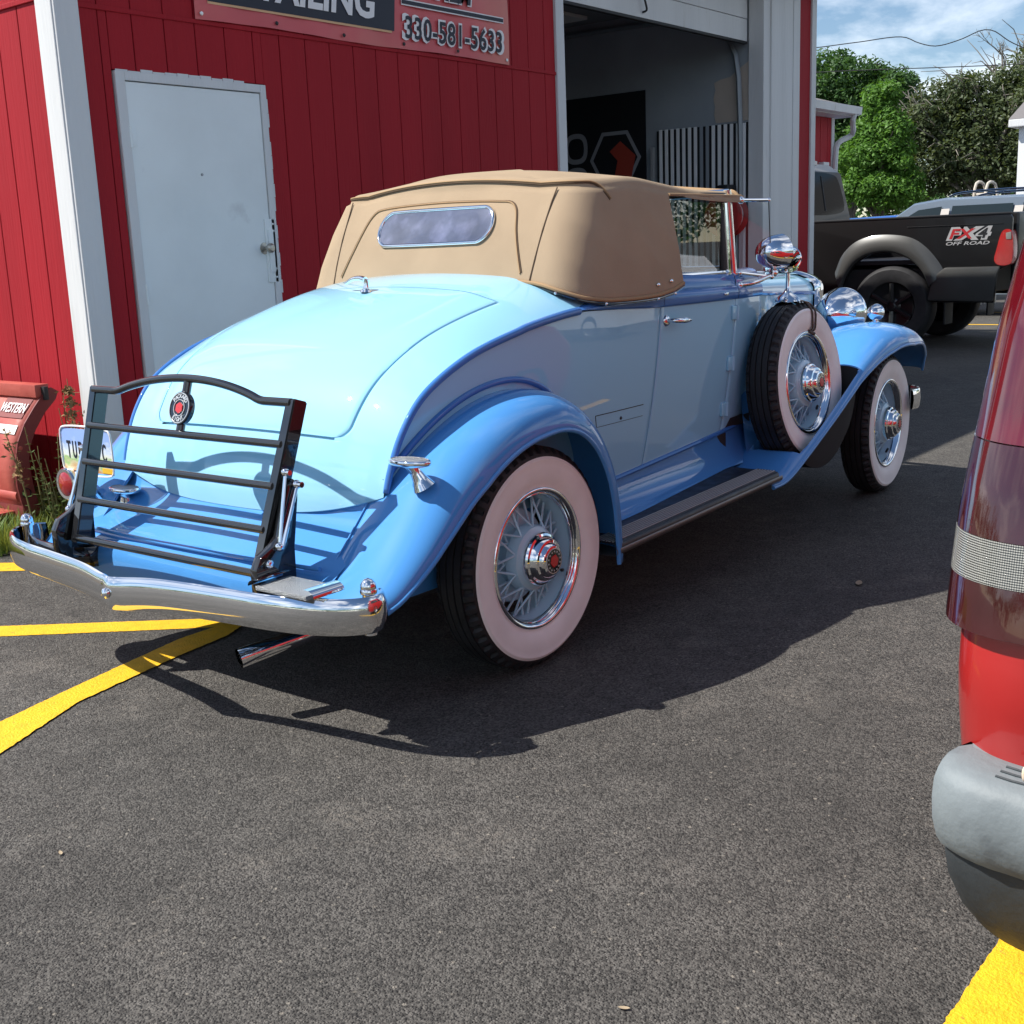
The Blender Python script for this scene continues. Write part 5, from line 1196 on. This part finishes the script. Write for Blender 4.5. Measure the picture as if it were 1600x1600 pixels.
suv, sb = far_car('silver_suv', 17.0, 1.1, prof, 1.9, SILV, 'silver blue SUV parked behind the dark pickup', 'car', [[(.25, 1.30), (.40, 1.74), (1.35, 1.76), (1.35, 1.28)], [(1.50, 1.28), (1.50, 1.76), (2.45, 1.76), (2.50, 1.26)], [(2.66, 1.26), (2.62, 1.76), (3.0, 1.72), (3.72, 1.30), (3.7, 1.25)]], [1.45, 2.60])
for xx in (17.28, 18.62): MB().tube(spl([(xx, 1.7, 1.90), (xx, 1.8, 1.945), (xx, 3.5, 1.955), (xx, 3.65, 1.91)], 20), .018, 6).obj('roof_rail', CHROME, suv)
for y in (2.0, 5.1):
    for xx, s_ in ((17.1, -1), (18.8, 1)): plain_wheel('wheel', (xx, y, .36), .36, .22, suv, (s_, 0, 0))
prof = [(0, .35), (0, .95), (.3, 1.1), (.9, 1.62), (1.3, 1.72), (2.6, 1.70), (3.4, 1.15), (4.3, .95), (4.5, .7), (4.5, .35)]
bc_, bb = far_car('blue_car', 21.2, 4.6, prof, 1.8, mat('far_blue_paint', (.03, .12, .42), .25, coat=1), 'bright blue car beyond the silver SUV', 'car', [[(.9, 1.15), (1.2, 1.58), (1.9, 1.62), (1.95, 1.15)], [(2.05, 1.15), (2.0, 1.62), (2.55, 1.60), (3.2, 1.15)]])
for y in (5.4, 8.2):
    for xx, s_ in ((21.3, -1), (22.9, 1)): plain_wheel('wheel', (xx, y, .33), .33, .2, bc_, (s_, 0, 0))

prof = [(0, .35), (0, .95), (.15, 1.30), (.6, 1.68), (1.0, 1.72), (2.4, 1.70), (3.3, 1.28), (4.4, 1.16), (4.65, .9), (4.65, .35)]
wc, wbd = far_car('white_car', 10.9, -10.9, prof, 1.8, mat('white_paint', (.72, .72, .71), .25, coat=1), 'white car parked across the lot, mirrored in the side window', 'car', [[(.75, 1.28), (1.0, 1.62), (1.75, 1.62), (1.8, 1.26)], [(1.9, 1.26), (1.85, 1.62), (2.35, 1.60), (2.95, 1.26)]])
for y in (-10.1, -7.2):
    for xx, s_ in ((11.0, -1), (12.6, 1)): plain_wheel('wheel', (xx, y, .33), .33, .2, wc, (s_, 0, 0))

# ================================================================ other buildings, ladder, wires
b2 = empty('red_shed', (17, 8, 0), 'red board shed with white soffit and downspout near the trees', 'building')
SY = 6.25; sx1 = pix(1303, 200, 1, SY)[0]; gx1, _, gz = pix(1338, 171, 1, SY-.35); sx0 = 14.4
wl = MB().box((sx0, SY+.04, 0), (sx1-.04, SY+4, gz-.12)).obj('wall', GROOVE, b2, 0)
x = sx0
while x < sx1-.15:
    MB().box((x+.006, SY, 0), (min(x+.30, sx1-.12), SY+.04, gz-.13), .004).obj('plank', RED, wl, 0); x += .306
MB().box((sx1-.12, SY-.015, 0), (sx1, SY+.06, gz-.13), .004).obj('corner_board', WHITE, b2, 0); MB().box((sx1-.03, SY+.06, 0), (sx1-.005, SY+4, gz-.13)).obj('end_wall', RED, b2, 0)
MB().prism([(SY-.36, gz-.01), (SY-.36, gz+.04), (SY+2, gz+.75), (SY+4.36, gz+.04), (SY+4.36, gz-.01)], 0, sx0-.3, gx1).obj('roof', mat('grey_shingle', (.16, .15, .15), .85), b2, 0)
MB().box((sx0-.3, SY-.34, gz-.13), (gx1-.01, SY+.1, gz-.012)).obj('soffit', WHITE, b2, 0)
MB().prism([(SY-.47, gz+.03), (SY-.45, gz-.10), (SY-.36, gz-.12), (SY-.36, gz+.03)], 0, sx0-.3, gx1).obj('gutter', WHITE, b2, 0)
dsp = MB(); dsp.tube(spl([(gx1-.2, SY-.40, gz-.10), (gx1-.22, SY-.38, gz-.22), (sx1+.35, SY-.2, gz-.42), (sx1+.02, SY-.07, gz-.58), (sx1-.05, SY-.06, gz-.85), (sx1-.05, SY-.06, .1)], 40), .05, 8); dsp.obj('downspout', WHITE, b2)
MB().box((sx1-.65, SY-.10, gz-1.05), (sx1-.4, SY, gz-.92), .01).obj('wall_light', WHITE, b2)
wb = empty('white_house', (29, 3, 0), 'white sided house at the edge of the lot past the SUV', 'house')
hy = pix(1590, 250, 0, 26)[1]; MB().box((26, -6, 0), (33, hy, 3.55)).obj('wall', mat('white_siding', (.72, .74, .74), .6), wb, 0); ga = MB(); ga.box((25.8, -6.2, 3.55), (33.2, hy+.18, 3.72), .02); ga.obj('eave', WHITE, wb, 0); MB().prism([(25.8, 3.72), (29.5, 5.2), (33.2, 3.72)], 1, -6.2, hy+.18).obj('roof', MATS['grey_shingle'], wb, 0)
ld = empty('pool_ladder', (20.5, 4, 0), 'pale metal pool ladder standing up behind the SUV roof', 'ladder')
for px in (1529, 1547):
    y0 = pix(px, 300, 0, 20.3)[1]; zt_ = pix(px, 284, 0, 20.3)[2]
    MB().tube(spl([(20.2, y0+.06, 0), (20.2, y0+.05, zt_-.25), (20.22, y0+.02, zt_-.03), (20.35, y0, zt_), (20.5, y0-.03, zt_-.05), (20.55, y0-.06, zt_-.25), (20.6, y0-.08, 0)], 50), .026, 8).obj('rail', mat('ladder_cream', (.66, .60, .50), .4), ld)
ya, yb_ = pix(1529, 300, 0, 20.3)[1], pix(1547, 300, 0, 20.3)[1]
for z in np.arange(.3, zt_-.15, .28): MB().box((20.16, min(ya, yb_), z), (20.26, max(ya, yb_), z+.04), .005).obj('step', MATS['ladder_cream'], ld)
def wire(px, x, nm, lab):
    P = [pix(a, b, 0, x) for a, b in px]; MB().tube(spl(P, 60), .012, 5).obj(nm, CHASSIS, None, label=lab, cat='wire')
wire([(1180, 82), (1270, 75), (1340, 66), (1412, 58), (1435, 67), (1462, 72), (1500, 62), (1535, 47), (1552, 48), (1580, 66), (1640, 90)], 27, 'overhead_cable', 'slack overhead cable with a loop crossing the sky')
wire([(1180, 118), (1340, 110), (1480, 105), (1600, 100), (1680, 96)], 29, 'overhead_cable', 'straight lower overhead cable passing in front of the trees')

# ================================================================ trees
BARK = mat('bark', (.10, .085, .07), .9, bump=.6, bscale=30, var=.2, vscale=8)
def leafmat(name, c, c2):
    M = mat(name, c, .55, col2=c2, c2scale=1.3, c2lo=.40, c2hi=.62, spec=.35, var=.3, vscale=11)
    nt = M.node_tree; b = nt.nodes['Principled BSDF']; tr = nt.nodes.new('ShaderNodeBsdfTranslucent'); mx = nt.nodes.new('ShaderNodeMixShader'); mx.inputs[0].default_value = .28
    tr.inputs[0].default_value = (c2[0]*1.6, c2[1]*1.6, c2[2]*.8, 1); out = [n for n in nt.nodes if n.type == 'OUTPUT_MATERIAL'][0]
    nt.links.new(b.outputs[0], mx.inputs[1]); nt.links.new(tr.outputs[0], mx.inputs[2]); nt.links.new(mx.outputs[0], out.inputs[0]); return M
def leaves(rng, centres, radii, per, size, flat=.75):
    """clumps of small folded leaf quads"""
    V = []; F = []
    C = np.repeat(np.array(centres), per, 0); Rr = np.repeat(np.array(radii), per)
    d = rng.normal(size=C.shape); d /= np.linalg.norm(d, axis=1)[:, None]
    p = C+d*(Rr*rng.uniform(.25, 1., len(C))**.5)[:, None]*np.array([1, 1, flat])
    nrm = d*.6+rng.normal(size=C.shape)*.6+np.array([0, 0, .5]); nrm /= np.linalg.norm(nrm, axis=1)[:, None]
    t = np.cross(nrm, rng.normal(size=C.shape)); t /= np.linalg.norm(t, axis=1)[:, None]; b = np.cross(nrm, t); s = size*rng.uniform(.6, 1.3, len(C))[:, None]
    V = np.stack([p-t*s, p+b*s*.45, p+t*s, p-b*s*.45], 1).reshape(-1, 3); n = len(C)
    return V, [(4*i, 4*i+1, 4*i+2, 4*i+3) for i in range(n)]
def tree(name, label, base, blobs, mt, seed, n_cl, per, size, crad, x, bare=0, trunk_r=.22):
    """blobs: crown ellipsoids given as photo pixels (cx, cy, rx, ry) standing at distance x"""
    rng = np.random.default_rng(seed); B = []
    for cx, cy, rx, ry in blobs:
        c = pix(cx, cy, 0, x); e_ = pix(cx+rx, cy, 0, x); f = pix(cx, cy-ry, 0, x); B.append((c, abs(e_[1]-c[1]), abs(f[2]-c[2])))
    by = np.mean([b[0][1] for b in B]); root = empty(name, (x, by, 0), label, 'tree', 'trees behind the lot')
    cen = []; vol = np.array([b[1]*b[2] for b in B]); vol = vol/vol.sum()
    while len(cen) < n_cl:
        c, ry, rz = B[rng.choice(len(B), p=vol)]; d = rng.normal(size=3); d /= np.linalg.norm(d); r_ = rng.uniform(.45, 1.0)**.6
        q = c+d*np.array([ry*.9, ry, rz])*r_
        if q[2] > .6: cen.append(q)
    rad = crad*rng.uniform(.6, 1.25, len(cen)); V, F = leaves(rng, cen, rad, per, size)
    MB().add(V, F).obj('crown', mt, root, smooth=0, recalc=False)
    tr = MB(); zt = np.mean([b[0][2] for b in B]); tr.tube(spl([(x, by, -.05), (x+.1, by+.08, zt*.35), (x-.1, by-.05, zt*.7), (x, by, zt)], 16), np.linspace(trunk_r, trunk_r*.5, 16), 10); to = tr.obj('trunk', BARK, root)
    lm = MB()
    for i in rng.choice(len(cen), min(len(cen), 26+bare), replace=False):
        q = cen[i]; s0 = np.array([x, by, min(zt, q[2]*.55)]); mid = (s0+q)/2+rng.normal(size=3)*.25+np.array([0, 0, .1]); end = q+(q-s0)*(.12 if i % 3 else .22)
        lm.tube(spl([s0, mid, end], 8), np.linspace(trunk_r*.32, .018, 8), 5)
        if bare:
            for k in range(3):
                e2_ = end+rng.normal(size=3)*np.array([.6, .6, .45]); lm.tube([mid*.3+end*.7, (end+e2_)/2+rng.normal(size=3)*.1, e2_], [.022, .016, .008], 4)
    lm.obj('limbs', BARK if not bare else mat('dry_bark', (.22, .20, .17), .9), root)
    return root
L1 = leafmat('maple_leaf', (.035, .085, .022), (.055, .12, .030)); L2 = leafmat('bright_leaf', (.075, .17, .025), (.10, .21, .035)); L3 = leafmat('olive_leaf', (.055, .080, .034), (.085, .110, .050))
tree('maple_tree', 'tall dark green maple rising behind the red shed', None, [(1315, 150, 75, 68), (1270, 170, 60, 75), (1375, 170, 48, 58), (1310, 240, 80, 60), (1400, 150, 22, 34)], L1, 1, 170, 330, .105, .85, 48)
tree('young_tree', 'bright green pointed young tree in front of the darker maple', None, [(1385, 170, 18, 34), (1378, 215, 38, 40), (1365, 262, 58, 45), (1380, 300, 62, 30)], L2, 2, 110, 300, .080, .52, 38)
tree('olive_tree', 'wide grey green tree with bare twigs among its leaves', None, [(1470, 180, 55, 50), (1530, 170, 60, 55), (1590, 150, 60, 55), (1450, 240, 55, 65), (1530, 250, 75, 60), (1610, 230, 60, 90), (1650, 180, 70, 80)], L3, 3, 190, 260, .085, .72, 41, bare=40)
tree('dead_topped_tree', 'leafless branching treetop poking above the olive tree', None, [(1590, 125, 45, 40), (1640, 110, 50, 60)], L3, 4, 24, 110, .08, .55, 43, bare=10)
dt = MB(); rng = np.random.default_rng(11)
def branch(p, d, L_, r_, k):
    e_ = p+d*L_; m_ = (p+e_)/2+rng.normal(size=3)*L_*.07; dt.tube([p, m_, e_], [r_, r_*.8, r_*.55], 5, caps=False)
    if k > 0:
        for i in range(3 if k > 1 else 4):
            dd = d+rng.normal(size=3)*.55; dd[2] += .12; dd /= np.linalg.norm(dd); branch(p+(e_-p)*rng.uniform(.5, 1), dd, L_*rng.uniform(.5, .8), r_*.55, k-1)
for px in (1575, 1600, 1625):
    p = pix(px, 130, 0, 43); branch(p, np.array([0, .25 if px < 1600 else -.1, 1.]), 1.0, .05, 3)
dt.obj('bare_branches', MATS['dry_bark'], bpy.data.objects['dead_topped_tree'])
# tree belt added round the lot to block the bright horizon in reflections
rng = np.random.default_rng(5); cen = []; rad = []
for a in np.radians(np.arange(0, 360, 2.1)):
    d = rng.uniform(62, 74); h = 6+2.5*math.sin(a*7)+rng.uniform(-1, 1.5)
    for k in range(7): cen.append((d*math.cos(a)+rng.normal()*1.4, d*math.sin(a)+rng.normal()*1.4, rng.uniform(.3, 1)*h)); rad.append(rng.uniform(1.2, 2.1))
V, F = leaves(rng, cen, rad, 130, .22); MB().add(V, F).obj('added_woods', L1, None, smooth=0, recalc=False, label='added ring of distant green woods darkening the horizon in reflections', cat='woods', kind='stuff')

# ================================================================ snow plough, grass and weeds by the side wall
PY = 2.66
plow = empty('snow_plough', (.1, 3.6, 0), 'faded red snow plough blade resting in the weeds by the side wall', 'snow plough')
PRED = mat('plough_red', (.42, .085, .062), .55, var=.12, vscale=4, bump=.2, bscale=30, col2=(.36, .045, .035), c2scale=3, c2lo=.5, c2hi=.7); PRIB = mat('plough_rib_red', (.17, .025, .022), .6, var=.15, vscale=6)
zl = lambda a, b: (a*.2126, 560+b*.2125)
ribo = [pix(*zl(a, b), 1, PY) for a, b in [(375, 212), (428, 240), (410, 300), (330, 400), (262, 530), (225, 640), (215, 740), (228, 850), (255, 960), (285, 1060), (305, 1130), (235, 1175)]]
ribi = [pix(*zl(a, b), 1, PY) for a, b in [(200, 1150), (160, 1060), (130, 950), (115, 840), (118, 740), (130, 620), (180, 480), (250, 360), (310, 270)]]
poly = [(p[0], p[2]) for p in ribo+ribi]
rib = MB().prism(poly, 1, PY, PY+.012, .002).obj('end_rib', PRIB, plow, 0)
inner = spl([(p[0], p[2]) for p in ribi[::-1]], 30)
G = [[(x+.004, y, z) for x, z in inner] for y in np.linspace(PY+.012, PY+2.3, 24)]
blade = MB().grid(G).obj('blade', PRED, plow, 60); blade.modifiers.new('t', 'SOLIDIFY').thickness = .006
x0, z0 = inner[0]; MB().box((x0-.03, PY+.012, z0-.012), (x0+.05, PY+2.3, z0+.055), .004).obj('top_flange', PRED, plow)
x1, z1 = inner[-1]; MB().box((x1-.012, PY+.012, 0.0), (x1+.012, PY+2.3, max(.06, z1+.05)), .003).obj('cutting_edge', PRIB, plow)
for i in range(3): yq = PY+.7+.7*i; MB().prism([(p[0]+.01, p[1]) for p in inner]+[(p[0]+.12, p[1]) for p in inner[::-1]], 1, yq, yq+.012).obj('back_rib', PRIB, plow, 0)
cpt = pix(*zl(195, 990), 1, PY); MB().lathe([(.022, .0), (.026, .003), (.022, .004), (.018, -.03), (.001, -.03)], (cpt[0], PY-.001, cpt[2]), (0, -1, 0), 20).obj('rib_hole', DARK, plow)
cpt = pix(*zl(150, 660), 1, PY); MB().lathe([(.012, .0), (.010, .005), (.001, .006)], (cpt[0], PY, cpt[2]), (0, -1, 0), 14).obj('rib_bolt', PRED, plow)
cpt = pix(*zl(325, 235), 1, PY); MB().box((cpt[0]-.012, PY-.02, cpt[2]-.05), (cpt[0]+.012, PY+.03, cpt[2]+.02), .004).obj('marker_bracket', CHASSIS, plow)
pb = pix(*zl(60, 970), 1, PY+.25); MB().tube([(pb[0]-.05, PY+.03, pb[2]), (pb[0]-.05, PY+2.2, pb[2])], .035, 14).obj('push_tube', PRED, plow)
MB().box((pb[0]-.20, PY+.10, pb[2]-.10), (pb[0]-.02, PY+.9, pb[2]-.085), .004).obj('shoe_plate', PRED, plow)
def blade_x(z): return float(np.interp(z, inner[::-1, 1], inner[::-1, 0]))
zt2 = pix(*zl(190, 365), 1, PY+.10)[2]
lab = PY+.17; MB().poly([(blade_x(zt2-.045)-.003, lab-.12, zt2-.045), (blade_x(zt2-.045)-.003, lab+.13, zt2-.045), (blade_x(zt2+.045)-.003, lab+.13, zt2+.045), (blade_x(zt2+.045)-.003, lab-.12, zt2+.045)]).obj('label_plate', PRIB, plow, 0)
text('lettering', 'WESTERN', PWH, plow, frame((blade_x(zt2)-.009, lab+.0, zt2), (0, -1, 0), (blade_x(zt2+.05)-blade_x(zt2-.05), 0, .1)), .085, .0005, 0, .001, 'CENTER', .24)
z3 = zt2-.10; MB().poly([(blade_x(z3-.022)-.003, lab-.12, z3-.022), (blade_x(z3-.022)-.003, lab+.17, z3-.022), (blade_x(z3+.022)-.003, lab+.17, z3+.022), (blade_x(z3+.022)-.003, lab-.12, z3+.022)]).obj('label_plate', PWH, plow, 0)
text('lettering', 'PLUS', PWH, plow, frame((blade_x(zt2)-.006, lab+.45, zt2), (0, -1, 0), (0, 0, 1)), .06, .003, .2, .001, 'CENTER', .20)
# soil strip and grass
SOIL = mat('soil', (.085, .070, .050), .95, var=.3, vscale=10, bump=.8, bscale=40)
eg = [(-3.2, 3.6), (-1.2, 3.0), (-.35, 2.50), (-.02, 2.36), (.25, 2.30), (.55, 2.34), (.56, 2.5), (.56, 7), (-3.2, 7)]
MB().poly([(x, y, .006) for x, y in eg]).obj('soil_strip', SOIL, None, kind='structure')
rng = np.random.default_rng(21)
def inside(x, y):
    lim = np.interp(x, [-3.2, -1.2, -.35, -.02, .25, .55], [3.6, 3.0, 2.50, 2.36, 2.30, 2.34]); return y > lim+rng.uniform(-.04, .06)
V = []; F = []; n = 0; GM = []
while n < 9000:
    x = rng.uniform(-1.6, .53); y = rng.uniform(2.25, 4.3)
    if not inside(x, y) or rng.random() > math.exp(-(y-2.3)*.8): continue
    h = rng.uniform(.05, .19)*(1.2 if x > .2 else 1); a = rng.uniform(0, 6.28); lean = rng.uniform(.1, .9)*h; w = rng.uniform(.002, .0045)
    dx_, dy_ = math.cos(a), math.sin(a); o = len(V)
    V += [(x-dy_*w, y+dx_*w, 0), (x+dy_*w, y-dx_*w, 0), (x+dx_*lean*.4+dy_*w*.8, y+dy_*lean*.4-dx_*w*.8, h*.65), (x+dx_*lean*.4-dy_*w*.8, y+dy_*lean*.4+dx_*w*.8, h*.65), (x+dx_*lean, y+dy_*lean, h)]
    F += [(o, o+1, o+2, o+3), (o+3, o+2, o+4)]; n += 1
GRS = leafmat('grass', (.10, .20, .030), (.20, .21, .06)); MB().add(V, F).obj('grass', GRS, None, smooth=0, recalc=False, label='tufts of grass growing below the snow plough', cat='grass', kind='stuff')
WEED = leafmat('weed_leaf', (.050, .095, .025), (.085, .120, .040)); SEED = mat('seed_head', (.26, .16, .07), .9, var=.3, vscale=40)
def weed(x, y, h, seed, label, leafy=1., head=False, lean=(0, 0)):
    rng = np.random.default_rng(seed); root = empty('weed', (x, y, 0), label, 'weed', 'weeds by the wall'); st = MB(); V = []; F = []
    ns = 3 if leafy > .5 else 1; tips = []
    for k in range(ns):
        l = np.array([lean[0]+rng.normal()*.06, lean[1]+rng.normal()*.06, 0]); hh = h*(1 if k == 0 else rng.uniform(.5, .85)); P = spl([(x, y, 0), np.array([x, y, hh*.5])+l*.4, np.array([x, y, hh])+l], 14); st.tube(P, np.linspace(.006, .002, 14), 5); tips.append(P)
        for i in range(int(46*leafy)):
            t = rng.uniform(.03, .95 if not head else .6); p = P[int(t*13)]; a = rng.uniform(0, 6.28); L_ = rng.uniform(.03, .075)*(1.25-t); d = np.array([math.cos(a), math.sin(a), rng.uniform(-.2, .6)]); s_ = np.array([-math.sin(a), math.cos(a), 0])*L_*.22; o = len(V)
            V += [tuple(p), tuple(p+d*L_*.5+s_), tuple(p+d*L_), tuple(p+d*L_*.5-s_)]; F.append((o, o+1, o+2, o+3))
    st.obj('stem', mat('weed_stem', (.16, .14, .05), .7), root); MB().add(V, F).obj('leaves', WEED, root, smooth=0, recalc=False)
    if head:
        V = []; F = []
        for P in tips[:2]:
            for i in range(420 if leafy > .3 else 90):
                t = rng.uniform(.55, 1); p = P[int(t*13)]+rng.normal(size=3)*np.array([.018, .018, .012])*(1.5-t)*1.6; s = rng.uniform(.004, .008); o = len(V); q = rng.normal(size=3)*s; r2 = rng.normal(size=3)*s
                V += [tuple(p-q), tuple(p+r2), tuple(p+q), tuple(p-r2)]; F.append((o, o+1, o+2, o+3))
        MB().add(V, F).obj('seed_head', SEED, root, smooth=0, recalc=False, kind='stuff')
ht = pix(113, 592, 1, 2.45)[2]; wx = pix(120, 700, 1, 2.45)[0]
weed(wx, 2.45, ht, 1, 'tall weed with brown seed head beside the white corner board', .8, True)
weed(wx-.10, 2.50, .55, 2, 'bushy green weed between the snow plough and the number plate'); weed(wx+.08, 2.42, .42, 3, 'low leafy weed at the foot of the white corner board'); weed(wx-.17, 2.46, .36, 4, 'short leafy weed at the end of the plough blade')
gp_ = pix(28, 800, 1, 2.5); weed(pix(45, 720, 1, 2.55)[0], 2.56, .62, 5, 'thin dry stalk leaning across the plough rib', .12, True, (-.10, 0)); weed(wx-.05, 2.47, .46, 7, 'dense leafy weed under the number plate'); weed(wx-.13, 2.60, .60, 8, 'branching weed behind the end of the plough', 1.); weed(wx+.02, 2.55, .72, 6, 'upright stalky weed against the red side wall', .5)
# dry leaves on the asphalt
for px, py, a, lb in ((1342, 913, .3, 'large pale dry leaf lying in the shadow of the vintage car'), (95, 1335, 1.2, 'tiny curled dry leaf near the bent yellow line'), (975, 1578, 2., 'tiny dry leaf on open asphalt well behind the vintage car')):
    p = pix(px, py, 2, 0); L_ = .035 if px == 1342 else .012; rows = []
    for u in np.linspace(-1, 1, 7): w = .38*(1-u*u)**.7; rows.append([(p[0]+L_*(u*math.cos(a)-v*w*math.sin(a)), p[1]+L_*(u*math.sin(a)+v*w*math.cos(a)), .004+L_*.25*abs(v)*w+L_*.12*u*u) for v in (-1, 0, 1)])
    MB().grid(rows).obj('dry_leaf', mat('dry_leaf', (.33, .26, .17), .8), None, label=lb, cat='leaf', group='dry leaves on the asphalt')
